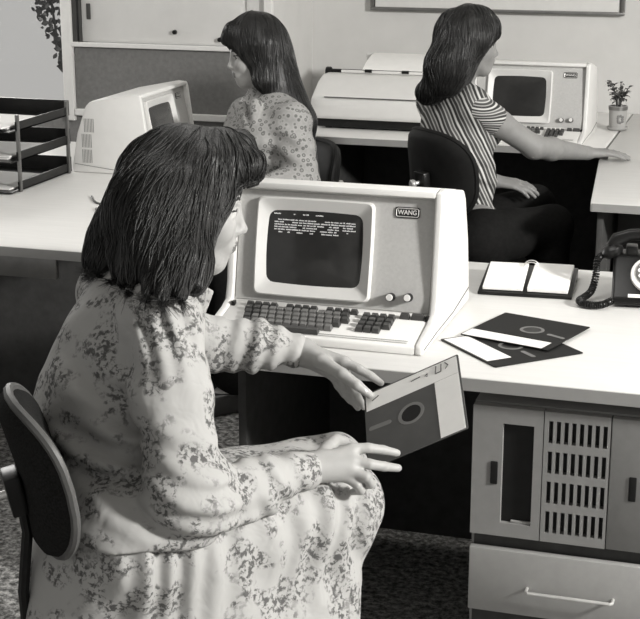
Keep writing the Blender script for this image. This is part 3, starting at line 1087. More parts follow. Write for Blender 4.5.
def surface(ops, h, smooth=2):
    """sparse dual contouring of the field; returns vertices and quads"""
    lo, hi = bounds(ops)
    lo = lo - 0.025
    hi = hi + 0.025
    B = 20
    n = np.ceil((hi - lo) / (h * B)).astype(int)
    NX, NY, NZ = [int(v) * B + 4 for v in n]
    bi = np.stack(np.meshgrid(*[np.arange(v) for v in n], indexing='ij'), -1).reshape(-1, 3)
    cen = lo + (bi + 0.5) * B * h
    dc = sdf(ops, cen)
    bi = bi[np.abs(dc) < B * h * 0.87 * 1.6 + 0.02]
    keys, cos, quads = [], [], []
    ar = np.arange(B + 2)
    loc = np.stack(np.meshgrid(ar, ar, ar, indexing='ij'), -1).reshape(-1, 3)
    for b in bi:
        i0 = b * B - 1
        P = lo + (loc + i0) * h
        d = sdf(ops, P, (P[0], P[-1])).reshape(B + 2, B + 2, B + 2)
        s = d < 0
        if s.all() or not s.any():
            continue
        acc = np.zeros((B + 1, B + 1, B + 1, 3))
        cnt = np.zeros((B + 1, B + 1, B + 1))
        for ax in range(3):
            d0 = np.take(d, range(B + 1), ax)
            d1 = np.take(d, range(1, B + 2), ax)
            cr = (d0 < 0) != (d1 < 0)
            t = np.where(cr, d0 / np.where(cr, d0 - d1, 1), 0)
            o = [x for x in range(3) if x != ax]
            for u in (0, 1):
                for v in (0, 1):
                    sl = [slice(None)] * 3
                    sl[o[0]] = slice(u, u + B + 1)
                    sl[o[1]] = slice(v, v + B + 1)
                    c = cr[tuple(sl)]
                    tt = t[tuple(sl)]
                    cnt += c
                    acc[..., ax] += np.where(c, tt, 0)
                    acc[..., o[0]] += np.where(c, u, 0)
                    acc[..., o[1]] += np.where(c, v, 0)
        idx = np.argwhere(cnt > 0)
        gi = idx + i0 + 1
        kk = (gi[:, 0] * NY + gi[:, 1]) * NZ + gi[:, 2]
        co = lo + (idx + i0 + acc[cnt > 0] / cnt[cnt > 0][:, None]) * h
        keys.append(kk)
        cos.append(co)
        for ax in range(3):
            o = [x for x in range(3) if x != ax]
            sl0 = [slice(1, B + 1)] * 3
            sl1 = [slice(1, B + 1)] * 3
            sl1[ax] = slice(2, B + 2)
            a, c = s[tuple(sl0)], s[tuple(sl1)]
            e = np.argwhere(a != c) + 1
            if not len(e):
                continue
            flip = a[tuple((e - 1).T)]
            q = []
            for u, v in ((-1, -1), (0, -1), (0, 0), (-1, 0)):
                f = e.copy()
                f[:, o[0]] += u
                f[:, o[1]] += v
                f = f + i0 + 1
                q.append((f[:, 0] * NY + f[:, 1]) * NZ + f[:, 2])
            q = np.stack(q, 1)
            if ax == 1:
                flip = ~flip
            q[~flip] = q[~flip][:, ::-1]
            quads.append(q)
    keys = np.concatenate(keys)
    cos = np.concatenate(cos)
    quads = np.concatenate(quads)
    uk, first = np.unique(keys, return_index=True)
    V = cos[first]
    F = np.searchsorted(uk, quads)
    e = np.concatenate([F[:, [0, 1]], F[:, [1, 2]], F[:, [2, 3]], F[:, [3, 0]]])
    for _ in range(smooth):
        acc = np.zeros_like(V)
        cnt = np.zeros(len(V))
        for c in range(3):
            acc[:, c] = np.bincount(e[:, 0], V[e[:, 1], c], len(V)) + np.bincount(e[:, 1], V[e[:, 0], c], len(V))
        cnt = np.bincount(e[:, 0], minlength=len(V)) + np.bincount(e[:, 1], minlength=len(V))
        V = 0.5 * V + 0.5 * acc / np.maximum(cnt, 1)[:, None]
    return V, F


def np_mesh(name, V, F, mats, parent, midx=None):
    me = bpy.data.meshes.new(name)
    me.vertices.add(len(V))
    me.vertices.foreach_set('co', np.ascontiguousarray(V, dtype=np.float32).ravel())
    k = F.shape[1]
    me.loops.add(len(F) * k)
    me.loops.foreach_set('vertex_index', np.ascontiguousarray(F, dtype=np.int32).ravel())
    me.polygons.add(len(F))
    me.polygons.foreach_set('loop_start', np.arange(0, len(F) * k, k, dtype=np.int32))
    try:
        me.polygons.foreach_set('loop_total', np.full(len(F), k, dtype=np.int32))
    except Exception:
        pass
    for m in mats:
        me.materials.append(m)
    if midx is not None:
        me.polygons.foreach_set('material_index', np.asarray(midx, dtype=np.int32))
    me.polygons.foreach_set('use_smooth', np.ones(len(F), dtype=bool))
    me.update(calc_edges=True)
    me.validate()
    o = bpy.data.objects.new(name, me)
    C.objects.link(o)
    if parent is not None:
        o.parent = parent
        o.matrix_parent_inverse = Matrix.Translation(-parent.location)
    return o


def waves(seed, amp, lo, hi, n=6, aniso=(1, 1, 1)):
    """soft cloth ripples: a few warped sine waves"""
    rg = np.random.RandomState(seed)
    ks = rg.normal(size=(n, 3))
    ks = ks / np.linalg.norm(ks, axis=1)[:, None] * rg.uniform(lo, hi, (n, 1)) * np.array(aniso)
    ph = rg.uniform(0, 6.28, n)
    wk = rg.normal(size=(n, 3)) * 9

    def f(P):
        d = 0
        for i in range(n):
            d = d + np.sin(P @ ks[i] + ph[i] + 1.3 * np.sin(P @ wk[i] + ph[-1 - i]))
        return d * (amp / math.sqrt(n))
    return f


def local_folds(c, axis, wl, amp, rad, seed=0):
    """gathers across a limb near one place"""
    c, axis = A3(c), A3(axis) / np.linalg.norm(A3(axis))
    rg = np.random.RandomState(seed)
    w = rg.normal(size=3) * 14

    def f(P):
        q = P - c
        g = np.exp(-(q * q).sum(1) / (rad * rad))
        return amp * g * np.sin(q @ axis * (2 * PI / wl) + 1.5 * np.sin(q @ w))
    return f


def U(p, k=0.02):
    return ('u', p, k)


def chain(pts, rads, k=0.004):
    return [U(rc(pts[i], pts[i + 1], rads[i], rads[i + 1]), k) for i in range(len(pts) - 1)]


class Frame:
    def __init__(self, o, fwd, up, s=1.0):
        self.o = A3(o)
        f = A3(fwd)
        f = f / np.linalg.norm(f)
        u = A3(up)
        u = u - f * (u @ f)
        u = u / np.linalg.norm(u)
        self.f, self.u, self.l = f, u, np.cross(u, f)
        self.s = s

    def p(self, x, y, z):
        return self.o + self.s * (x * self.f + y * self.l + z * self.u)

    @property
    def ax(self):
        return (self.f, self.l, self.u)


def head_ops(H):
    s = H.s

    def e(x, y, z, a, b, c):
        return el(H.p(x, y, z), (a * s, b * s, c * s), H.ax)

    def cap(a, b, ra, rb):
        return rc(H.p(*a), H.p(*b), ra * s, rb * s)
    o = [U(e(-.015, 0, .045, .096, .074, .088)), U(e(.030, 0, -.025, .058, .058, .085), .03)]
    for t in (-1, 1):
        o += [U(cap((.0, t * .045, -.062), (.058, t * .012, -.100), .020, .016), .03),
              U(e(.055, t * .034, -.030, .028, .024, .026), .03),
              U(cap((.078, t * .012, .022), (.066, t * .044, .020), .009, .007), .016),
              ('s', el(H.p(.093, t * .031, .0), (.016 * s, .018 * s, .012 * s), H.ax), .012),
              U(el(H.p(.0735, t * .031, -.001), (.0125 * s,) * 3), .002),
              U(cap((.0855, t * .020, .0055), (.0775, t * .044, .005), .0028, .0025), .004),
              U(e(-.012, t * .072, -.012, .022, .008, .030), .008),
              ('s', el(H.p(-.008, t * .080, -.012), (.010 * s, .006 * s, .016 * s), H.ax), .004)]
    o += [U(cap((.062, 0, -.108), (.066, 0, -.104), .018, .018), .022),
          U(cap((.084, 0, .012), (.103, 0, -.030), .0085, .0095), .014),
          U(e(.105, 0, -.034, .0110, .0110, .0095), .008),
          U(e(.095, .011, -.038, .009, .007, .007), .006), U(e(.095, -.011, -.038, .009, .007, .007), .006),
          U(e(.080, 0, -.066, .018, .026, .022), .018),
          U(e(.0945, 0, -.0625, .0085, .020, .0052), .005), U(e(.0925, 0, -.0735, .0085, .018, .0060), .005),
          ('s', cap((.104, -.016, -.0682), (.104, .016, -.0682), .0018, .0018), .003),
          U(cap((.0, 0, -.06), (.05, 0, -.095), .032, .02), .03)]
    return o


def face_mats(H, C0, bold=1.0):  # bold widens brow, lash and iris to paint in eye-socket shade
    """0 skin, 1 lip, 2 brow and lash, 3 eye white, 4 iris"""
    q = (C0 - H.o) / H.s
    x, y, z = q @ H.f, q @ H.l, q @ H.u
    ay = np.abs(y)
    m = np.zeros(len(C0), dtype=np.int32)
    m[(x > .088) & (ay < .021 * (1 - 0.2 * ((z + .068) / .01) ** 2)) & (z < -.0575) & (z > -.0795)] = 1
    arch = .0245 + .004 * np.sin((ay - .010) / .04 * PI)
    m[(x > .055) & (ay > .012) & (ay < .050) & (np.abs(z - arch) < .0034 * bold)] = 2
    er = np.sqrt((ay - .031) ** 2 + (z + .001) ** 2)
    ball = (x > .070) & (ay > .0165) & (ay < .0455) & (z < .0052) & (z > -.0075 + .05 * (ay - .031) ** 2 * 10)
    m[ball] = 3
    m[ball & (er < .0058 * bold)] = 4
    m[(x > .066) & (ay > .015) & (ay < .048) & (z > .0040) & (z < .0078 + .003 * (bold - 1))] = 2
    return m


def torso_ops(T, J, off, bust=0.03, k=0.05):
    """T: dict of points pel, waist, chest, neck; J: Rs, Ls, Rh, Lh; axes from the shoulders and spine"""
    up = A3(J['neck']) - A3(J['pel'])
    lat = A3(J['Ls']) - A3(J['Rs'])
    fr = Frame(J['pel'], np.cross(lat, up), up)
    pel, wa, ch, ne = A3(J['pel']), A3(J['waist']), A3(J['chest']), A3(J['neck'])
    ax = (fr.l, fr.f, fr.u)
    o = [U(el(pel, (.165 + off, .115 + off, .12 + off), ax), k),
         U(rc(J['Rh'], J['Lh'], .098 + off, .098 + off), k),
         U(el(wa, (.122 + off, .092 + off, .12 + off), ax), k),
         U(el(ch, (.152 + off, .105 + off, .165 + off), ax), k),
         U(rc(A3(J['Rs']) * .85 + ne * .15, A3(J['Ls']) * .85 + ne * .15, .052 + off, .052 + off), k),
         U(rc(ne + fr.u * 0.005, J['Rs'], .042 + off, .048 + off), k * .7), U(rc(ne + fr.u * 0.005, J['Ls'], .042 + off, .048 + off), k * .7)]
    if bust:
        for t in (-1, 1):
            o.append(U(el(ch + fr.f * .085 + fr.l * .075 * t + fr.u * .0, (.06 + off, .05 + off, .06 + off), ax), .04))
    return o, fr


def limb(a, b, c, ra, rb, rc_, rd):
    """two-bone limb; a-b-c joints; radii at a, b, below b, c"""
    a, b, c = A3(a), A3(b), A3(c)
    m1 = a * .6 + b * .4
    m2 = b * .68 + c * .32
    return [U(rc(a, m1, ra, ra * .5 + rb * .5), .02), U(rc(m1, b, ra * .5 + rb * .5, rb), .02), U(rc(b, m2, rb, rc_), .02), U(rc(m2, c, rc_, rd), .02)]


def hand_auto(w, fdir, back, thumb, s=1.0, curl=0.35, spread=0.10):
    """relaxed hand: w wrist, fdir finger direction, back = normal of the back of the hand, thumb = side of the thumb"""
    f = A3(fdir) / np.linalg.norm(A3(fdir))
    n = A3(back)
    n = n - f * (n @ f)
    n /= np.linalg.norm(n)
    t = A3(thumb)
    t = t - f * (t @ f) - n * (t @ n)
    t /= np.linalg.norm(t)
    w = A3(w)
    o = []
    kn = [(.024, .082, .0105), (.008, .086, .0105), (-.009, .082, .0098), (-.024, .074, .0088)]
    ln = [(.040, .024, .020), (.044, .028, .021), (.040, .026, .021), (.031, .020, .018)]
    for a, b, r in kn:
        o.append(U(rc(w + f * .012 * s + t * a * .55 * s, w + f * b * s + t * a * s, .0155 * s, r * 1.1 * s), .014))
    fings = []
    for i, ((a, b, r), L) in enumerate(zip(kn, ln)):
        p = w + f * b * s + t * a * s
        ang = curl * (0.7 + 0.15 * i)
        d0 = f + t * spread * (1.2 - i * .8)
        pts, rads = [p], [r * s]
        for j, l in enumerate(L):
            d = d0 * math.cos(ang) - n * math.sin(ang)
            d /= np.linalg.norm(d)
            p = p + d * l * s
            pts.append(p)
            rads.append(r * s * (0.92, 0.84, 0.72)[j])
            ang += curl * (1.0 if j == 0 else .6)
        fings.append(chain(pts, rads, .003))
    g = [U(rc((0, 0, -9), (0, 0, -9), .001, .001), 0)]
    for c in fings:
        o.append(('g', c, .006))
    b0 = w + f * .018 * s + t * .016 * s - n * .004 * s
    b1 = w + f * .050 * s + t * .043 * s - n * .012 * s
    b2 = w + f * .080 * s + t * .052 * s - n * .020 * s
    b3 = w + f * .104 * s + t * .050 * s - n * .026 * s
    o.append(('g', chain([b0, b1, b2, b3], [.016 * s, .0125 * s, .0105 * s, .0085 * s], .004), .012))
    return o


def foot_ops(ankle, fdir, s=1.0, off=0.0):
    a = A3(ankle)
    f = A3(fdir)
    f = f / np.linalg.norm(f)
    z = np.array([0, 0, 1.0])
    heel = a - f * .03 - z * (a[2] - .035)
    ball = a + f * .115 - z * (a[2] - .030)
    toe = a + f * .165 - z * (a[2] - .024)
    return [U(rc(a, heel, .036 + off, .032 + off), .02), U(rc(a, ball, .036 + off, .030 + off), .03), U(rc(heel, ball, .030 + off, .032 + off), .02), U(rc(ball, toe, .032 + off, .022 + off), .02)]


def strands(ops, V, F, root, count, length, down, seed, rad, lift=0.0015, start=None, step=0.011, wob=0.13, free=None):
    """hair locks: tubes traced over the hair volume along a flow that runs from the parting downwards"""
    rg = np.random.RandomState(seed)
    cand = V if start is None else V[start(V)]
    P = cand[rg.randint(0, len(cand), count)].copy()
    root = A3(root)
    n = int(length / step)
    L = rg.uniform(0.45, 1.0, count)
    lf = rg.uniform(-0.0015, lift, count)
    ph = rg.uniform(0, 6.28, count)
    tr = [P.copy()]
    eps = 0.004
    for i in range(n):
        g = np.stack([sdf(ops, P + eps * np.eye(3)[c]) - sdf(ops, P - eps * np.eye(3)[c]) for c in range(3)], 1)
        nn = g / np.maximum(np.linalg.norm(g, axis=1), 1e-9)[:, None]
        rel = P - root
        fl = down(P, rel)
        fl = fl + wob * np.stack([np.sin(ph + i * .45), np.cos(ph * 1.7 + i * .37), np.zeros(count)], 1)
        fl = fl - nn * np.einsum('ij,ij->i', fl, nn)[:, None]
        fl /= np.maximum(np.linalg.norm(fl, axis=1), 1e-6)[:, None]
        P = P + fl * step * L[:, None]
        d = sdf(ops, P)
        P = P - nn * (d - lf * math.sin(PI * min(1, (i + 1) / n * 1.1)))[:, None]
        tr.append(P.copy())
    if free:
        hang = P[:, 2] < free[0]
        last = tr[-1] - tr[-2]
        last /= np.maximum(np.linalg.norm(last, axis=1), 1e-9)[:, None]
        for i in range(free[1]):
            dirn = last + np.array([0, 0, -.35]) + .25 * nn * (1 + np.sin(ph)[:, None])
            dirn /= np.linalg.norm(dirn, axis=1)[:, None]
            P = P + dirn * (step * L * np.where(hang, 1.0, 0.12))[:, None]
            tr.append(P.copy())
    T = np.stack(tr, 1)                                     # count, n+1, 3
    m = T.shape[1]
    tan = np.gradient(T, axis=1)
    tan /= np.maximum(np.linalg.norm(tan, axis=2), 1e-9)[..., None]
    ref = np.array([.31, .52, .8])
    x = np.cross(tan, ref)
    x /= np.maximum(np.linalg.norm(x, axis=2), 1e-9)[..., None]
    y = np.cross(tan, x)
    t = np.linspace(0, 1, m)
    r = rad * np.minimum(1, np.minimum(t * 5 + .15, (1 - t) * 3 + .12))
    rr = rg.uniform(0.6, 1.25, count)[:, None, None] * r[None, :, None]
    K = 4
    ring = np.stack([T + rr * (math.cos(2 * PI * k / K) * x + math.sin(2 * PI * k / K) * y) for k in range(K)], 2)   # count,m,K,3
    VV = ring.reshape(-1, 3)
    base = (np.arange(count)[:, None, None] * m + np.arange(m - 1)[None, :, None]) * K
    kk = np.arange(K)[None, None, :]
    k2 = (kk + 1) % K
    FF = np.stack([base + kk, base + k2, base + K + k2, base + K + kk], -1).reshape(-1, 4)
    return VV, FF


def hair_mesh(name, ops, h, mat, parent, root, count, length, down, seed, rad, start=None, lift=0.0015, wob=0.13, free=None):
    V, F = surface(ops, h, 2)
    V2, F2 = strands(ops, V, F, root, count, length, down, seed, rad, lift, start, wob=wob, free=free)
    return np_mesh(name, np.concatenate([V, V2]), np.concatenate([F, F2 + len(V)]), [mat], parent)


# ------------------------------------------------------------------ chairs
def make_chair(name, label, seat_c, facing, pad_c, mats, pad_w=0.205, pad_h=0.16, tilt=0.12, bulge=0.05, seat_z=0.46, pad_face=None, seat_w=0.42):
    f = Vector((facing[0], facing[1], 0)).normalized()
    t = thing(name, label, 'chair', (seat_c[0], seat_c[1], 0), math.atan2(f.y, f.x) - PI / 2)     # local +y is forward
    inv = Matrix.Rotation(-t.rotation_euler.z, 4, 'Z') @ Matrix.Translation((-seat_c[0], -seat_c[1], 0))
    pc = inv @ Vector(pad_c)
    st = MB()
    lo = []
    for sc, z in ((0.90, seat_z - 0.05), (0.98, seat_z - 0.04), (1.0, seat_z - 0.02), (0.97, seat_z - 0.004), (0.85, seat_z)):
        lo.append([(x * sc, y * sc, z) for x, y in rrect(seat_w, seat_w, 0.09, 4)])
    st.loft(lo, cap0=True, cap1=True).build('seat', M[mats[0]], t, 60)
    # back pad: curved, soft-edged
    n = 40
    yaw = 0.0
    if pad_face is not None:
        g = Vector((pad_face[0], pad_face[1], 0)).normalized()
        yaw = math.atan2(g.y, g.x) - math.atan2(f.y, f.x)
    pm = Matrix.Translation(pc) @ Matrix.Rotation(yaw, 4, 'Z') @ Matrix.Rotation(tilt, 4, 'X')

    def outline(sc, y, grow=0.0):
        o = []
        for k in range(n):
            a = 2 * PI * k / n
            c, s = math.cos(a), math.sin(a)
            x = math.copysign(abs(c) ** 0.62, c) * (pad_w * sc + grow)
            z = math.copysign(abs(s) ** 0.62, s) * (pad_h * sc + grow)
            z *= 1 - 0.10 * (x / pad_w) ** 2 * (1 if z > 0 else 0.4)
            o.append(Vector((x, y + bulge * (x / pad_w) ** 2 - 0.02 * (z / pad_h) ** 2, z)))
        return o
    back = MB()
    back.loft([outline(0.05, -0.034), outline(0.5, -0.033), outline(0.8, -0.028), outline(0.94, -0.016), outline(1.0, 0.0)], cap0=True, mat=pm)
    back.loft([outline(0.975, 0.004), outline(0.92, 0.016), outline(0.75, 0.024), outline(0.4, 0.026), outline(0.05, 0.026)], cap1=True, mat=pm)
    bk = back.build('backrest', M[mats[0]], t, 60)
    MB().tube([pm @ p for p in outline(1.0, 0.004, -0.002)], 0.0085, 8, None, True).build('edge_trim', M[mats[1]], bk)
    # support bar, bracket and knob behind the pad
    b0 = pm @ Vector((0, -0.04, -0.02))
    b1 = pm @ Vector((0, -0.045, -0.10))
    sb = MB()
    sb.tube([b0, b1, b1 * 0.75 + Vector((0, -0.2, seat_z - 0.06)) * 0.25 + Vector((0, -0.01, -0.05)), Vector((0, -0.20, seat_z - 0.06)), Vector((0, -0.05, seat_z - 0.07))], 0.010, 8)
    sb.build('support_bar', M['black'], t)
    bkm = MB().box((-0.032, -0.062, -0.06), (0.032, -0.034, 0.01), 0.004, 2, pm)
    br = bkm.build('bracket', M['black'], t)
    MB().lathe([(0, 0), (0.007, 0), (0.006, 0.014), (0.013, 0.016), (0.015, 0.02), (0.015, 0.028), (0.011, 0.032), (0, 0.032)], 18,
               pm @ Matrix.Translation((0, -0.062, -0.025)) @ Matrix.Rotation(PI / 2, 4, 'X')).build('adjusting_knob', M['chrome'], br)
    MB().tube([(0, 0, seat_z - 0.05), (0, 0, 0.10)], 0.026, 16).build('column', M['steel'], t)
    for k in range(4):
        a = PI / 4 + k * PI / 2
        d = Vector((math.cos(a), math.sin(a), 0))
        MB().tube([d * 0.01 + Vector((0, 0, 0.10)), d * 0.15 + Vector((0, 0, 0.095)), d * 0.265 + Vector((0, 0, 0.07))], [0.020, 0.017, 0.013], 10).build('leg', M['steel'], t)
        cs = MB()
        cs.lathe([(0, -0.012), (0.022, -0.012), (0.027, -0.007), (0.027, 0.007), (0.022, 0.012), (0, 0.012)], 16, Matrix.Translation(d * 0.265 + Vector((0, 0, 0.028))) @ Matrix.Rotation(a, 4, 'Z') @ Matrix.Rotation(PI / 2, 4, 'X'))
        cs.tube([d * 0.265 + Vector((0, 0, 0.07)), d * 0.265 + Vector((0, 0, 0.03))], 0.008, 8)
        cs.build('caster', M['black'], t)
    return t
# ------------------------------------------------------------------ people
def flow(out, grav, bias=(0, 0, 0)):
    bias = A3(bias)

    def f(P, rel):
        h = rel.copy()
        h[:, 2] *= 0.25
        h /= np.maximum(np.linalg.norm(h, axis=1), 1e-6)[:, None]
        return h * out + np.array([0, 0, -grav]) + bias
    return f


def finish_body(t, ops, H, h, skin, extra=None, bold=1.0):
    V, F = surface(ops, h, 2)
    cen = V[F].mean(1)
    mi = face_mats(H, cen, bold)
    if extra is not None:
        mi = extra(cen, mi)
    return np_mesh('body', V, F, [M[skin], M['lip'], M['brow'], M['eye'], M['iris'], M['nail']], t, mi)


def cloth(name, ops, h, mat, t, smooth=2):
    V, F = surface(ops, h, smooth)
    return np_mesh(name, V, F, [M[mat]], t)


def face_carve(H, up=0.0):
    a = .045 * H.f + .10 * H.u
    a = a / np.linalg.norm(a)
    b = .10 * H.f - .045 * H.u
    b = b / np.linalg.norm(b)
    return ('s', el(H.p(.102 + up * .35, 0, -.045 + up), (.047 * H.s, .13 * H.s, .076 * H.s), (b, H.l, a)), .012)


def side_hair(H, t, hr):
    """the fall of hair on the side of the head away from the window"""
    s = H.s
    return [U(rc(H.p(-.035, t * .045, .03), H.p(-.055, t * .060, -.13), .070 * s, .058 * s), .05),
            U(rc(H.p(-.075, t * .01, .03), H.p(-.105, t * .03, -.14), .070 * s, .062 * s), .05),
            U(rc(H.p(.020, t * .052, .05), H.p(-.005, t * .068, -.10), .042 * s, .030 * s), .04)] + hr


# ---- woman in the foreground
t = thing('person', 'seated woman in a floral blouse and skirt holding a floppy disk in the foreground', 'person', (-1.05, 2.24, 0.0))
J = dict(Rs=(-0.9952, 2.2761, 0.9582), Ls=(-1.2037, 2.5067, 0.9283), Rh=(-1.0021, 2.1663, 0.5902), Lh=(-1.1357, 2.3059, 0.5411), pel=(-1.0724, 2.2361, 0.5695),
         waist=(-1.0969, 2.2669, 0.7010), chest=(-1.1156, 2.3439, 0.8356), neck=(-1.0855, 2.4147, 0.9708))
Re, Rw = (-0.9042, 2.1496, 0.6887), (-0.7727, 2.3821, 0.6731)
Le, Lw = (-1.0778, 2.6703, 0.7949), (-0.8956, 2.7435, 0.7754)
Rk, Lk = (-0.7451, 2.4898, 0.5655), (-0.8015, 2.6570, 0.5652)
Ra, La = (Rk[0] - 0.03, Rk[1] - 0.02, 0.085), (Lk[0] - 0.03, Lk[1] - 0.03, 0.085)
H = Frame((-1.0540, 2.5519, 1.1085), (0.889, 0.457, -0.20), (0.15, 0.06, 1), 1.0)
fingers = []
# near hand: two straight fingers over the disk corner, two curled below, thumb behind
fingers.append(chain([(-0.7038, 2.4388, 0.7003), (-0.6777, 2.4525, 0.7002), (-0.6551, 2.4732, 0.6914), (-0.6327, 2.4885, 0.6825)], [.0105, .0095, .0088, .0072], .003))
fingers.append(chain([(-0.6982, 2.4198, 0.6849), (-0.6687, 2.4275, 0.6797), (-0.6462, 2.4480, 0.6699), (-0.6253, 2.4685, 0.6617)], [.0105, .0098, .009, .0075], .003))
fingers.append(chain([(-0.6990, 2.4101, 0.6712), (-0.6694, 2.4109, 0.6611), (-0.6648, 2.4284, 0.6414), (-0.6885, 2.4395, 0.6303)], [.0100, .0092, .0085, .007], .003))
fingers.append(chain([(-0.7080, 2.4091, 0.6590), (-0.6849, 2.4069, 0.6454), (-0.6810, 2.4198, 0.6293), (-0.7014, 2.4324, 0.6198)], [.0090, .0082, .0075, .0065], .003))
fingers.append(chain([(-0.7593, 2.4109, 0.6830), (-0.7535, 2.4533, 0.6913), (-0.7516, 2.4974, 0.6912), (-0.7422, 2.5244, 0.6806)], [.015, .0125, .0112, .009], .004))
palmR = [U(rc(Rw, (-0.7037, 2.4384, 0.6985), .020, .0125), .015), U(rc(Rw, (-0.6982, 2.4198, 0.6849), .020, .0125), .015), U(rc(Rw, (-0.6990, 2.4101, 0.6712), .020, .0115), .015),
         U(rc(Rw, (-0.7080, 2.4091, 0.6590), .018, .0105), .015), U(rc(Rw, (-0.7527, 2.4140, 0.6865), .020, .016), .015)]
ringsL = []
ringsL.append(chain([(-0.8017, 2.7172, 0.7712), (-0.7684, 2.7088, 0.7624), (-0.7434, 2.7077, 0.7507), (-0.7223, 2.7055, 0.7390)], [.0105, .0095, .0085, .0070], .003))
ringsL.append(chain([(-0.8064, 2.7263, 0.7513), (-0.7854, 2.7189, 0.7222), (-0.7682, 2.7027, 0.7042), (-0.7517, 2.6880, 0.6920)], [.0105, .0092, .0085, .0070], .003))
ringsL.append(chain([(-0.8181, 2.7309, 0.7425), (-0.8005, 2.7280, 0.7136), (-0.7834, 2.7123, 0.6974), (-0.7667, 2.6976, 0.6851)], [.0098, .0088, .008, .0065], .003))
ringsL.append(chain([(-0.8322, 2.7359, 0.7374), (-0.8188, 2.7333, 0.7143), (-0.8020, 2.7192, 0.7037), (-0.7855, 2.7055, 0.6952)], [.0085, .0078, .007, .006], .003))
ringsL.append(chain([(-0.8405, 2.6951, 0.7742), (-0.7887, 2.6598, 0.7654), (-0.7553, 2.6493, 0.7495), (-0.7310, 2.6564, 0.7293)], [.0150, .0120, .0105, .0080], .004))
palmL = [U(rc(Lw, (-0.8017, 2.7172, 0.7712), .020, .0128), .015), U(rc(Lw, (-0.8064, 2.7263, 0.7513), .020, .0125), .015), U(rc(Lw, (-0.8181, 2.7309, 0.7425), .020, .0118), .015),
         U(rc(Lw, (-0.8322, 2.7359, 0.7374), .018, .0108), .015), U(rc(Lw, (-0.8405, 2.6951, 0.7742), .020, .0155), .015)]
tor, TF = torso_ops(None, J, -0.012, 0.0)
neckops = [U(rc(J['neck'], H.p(-.022, 0, -.05), .054, .050), .03)]
armR = limb(J['Rs'], Re, Rw, .048, .040, .038, .026)
armL = limb(J['Ls'], Le, Lw, .046, .038, .036, .026)
legs = limb(J['Rh'], Rk, Ra, .085, .055, .052, .034) + limb(J['Lh'], Lk, La, .085, .055, .052, .034)
body = tor + legs + foot_ops(Ra, (.684, .73, 0)) + foot_ops(La, (.684, .73, 0)) + armL + armR
body += [('g', palmR + [('g', f, .006) for f in fingers], .012), ('g', palmL + [('g', f, .006) for f in ringsL], .012)]
body += neckops + [('g', head_ops(H), .02)]
tips = [((-0.6327, 2.4885, 0.6825), (-0.6335, 2.4694, 0.6923)), ((-0.6253, 2.4685, 0.6617), (-0.6262, 2.4496, 0.6726)), ((-0.7223, 2.7055, 0.7390), (-0.7249, 2.6920, 0.7513)), ((-0.7310, 2.6564, 0.7293), (-0.7334, 2.6430, 0.7416))]


def nails(cen, mi):
    for a, b in tips:
        b = A3(b)
        d = np.linalg.norm(cen - b, axis=1)
        mi[(d < .0062)] = 5
    return mi


finish_body(t, body, H, .0028, 'skin', nails)
# blouse
bl, _ = torso_ops(None, J, 0.008, 0.03)
bl = [o for o in bl if o[1][0] != 'zz']
sleeveR = [U(rc(J['Rs'], (-0.9541, 2.2017, 0.8459), .064, .066), .03), U(rc((-0.9541, 2.2017, 0.8459), (-0.9053, 2.1451, 0.7118), .066, .064), .03), U(rc((-0.9053, 2.1451, 0.7118), (-0.8909, 2.1519, 0.6823), .064, .060), .03),
           U(rc((-0.8909, 2.1519, 0.6823), (-0.8268, 2.2790, 0.6761), .060, .049), .03), U(rc((-0.8268, 2.2790, 0.6761), (-0.7834, 2.3631, 0.6753), .049, .037), .02), U(rc((-0.7895, 2.3533, 0.6745), (-0.7755, 2.3790, 0.6730), .0375, .0345), .006)]
sleeveL = [U(rc(J['Ls'], Le, .056, .055), .03), U(rc(Le, (-0.9857, 2.7092, 0.7919), .052, .052), .02), U(rc((-0.9857, 2.7092, 0.7919), (-0.9333, 2.7295, 0.7866), .050, .036), .02), U(rc((-0.9333, 2.7295, 0.7866), (-0.9094, 2.7403, 0.7793), .036, .034), .006)]
pepl = [U(el((-1.0723, 2.2022, 0.5650), (.205, .140, .150), (TF.l, TF.f, TF.u)), .015), ('s', bx((-1.0588, 2.1831, 0.3926), (.4, .4, .235), .0, ((1, 0, 0), (0, 1, 0), (0, 0, 1))), .006)]
base = [o for o in bl]
bl = [base[2], base[3], base[4], base[5], base[6]] + base[7:]
bl.append(U(el((-1.1413, 2.3176, 0.7731), (.150, .115, .105), (TF.l, TF.f, TF.u)), .05))
bl.append(('g', pepl, .02))
bl.append(U(el((-1.0898, 2.2582, 0.6824), (.138, .106, .016), (TF.l, TF.f, TF.u)), .012))
bl += [('g', sleeveR, .03), ('g', sleeveL, .03)]
bl.append(U(rc(J['neck'], A3(J['neck']) + TF.u * .03 + TF.f * .02, .060, .054), .03))
bl.append(('g', [U(bx((-1.0504, 2.5611, 0.9128), (.020, .004, .034), .003, ((.75, .45, -.45), (-.5, .86, 0), (.4, .2, .87))), 0)], .008))
bl += [('f', waves(3, .0024, 30, 75, 7)), ('f', local_folds(Re, (.2, .1, 1), .042, .008, .10, 1)), ('f', local_folds((-0.9691, 2.7044, 0.7949), (1, .3, 0), .040, .006, .09, 2)),
       ('f', local_folds((-1.0871, 2.1898, 0.8361), (.5, .2, .85), .07, .007, .13, 4)), ('f', local_folds((-0.9718, 2.2092, 0.9648), (.9, .4, .1), .035, .005, .08, 5)),
       ('f', local_folds((-1.0552, 2.1734, 0.7460), (.3, .1, .95), .05, .006, .10, 6)), ('f', local_folds((-0.8154, 2.2831, 0.6778), (.6, .6, .5), .045, .005, .08, 7))]
cloth('blouse', bl, .004, 'floral', t)
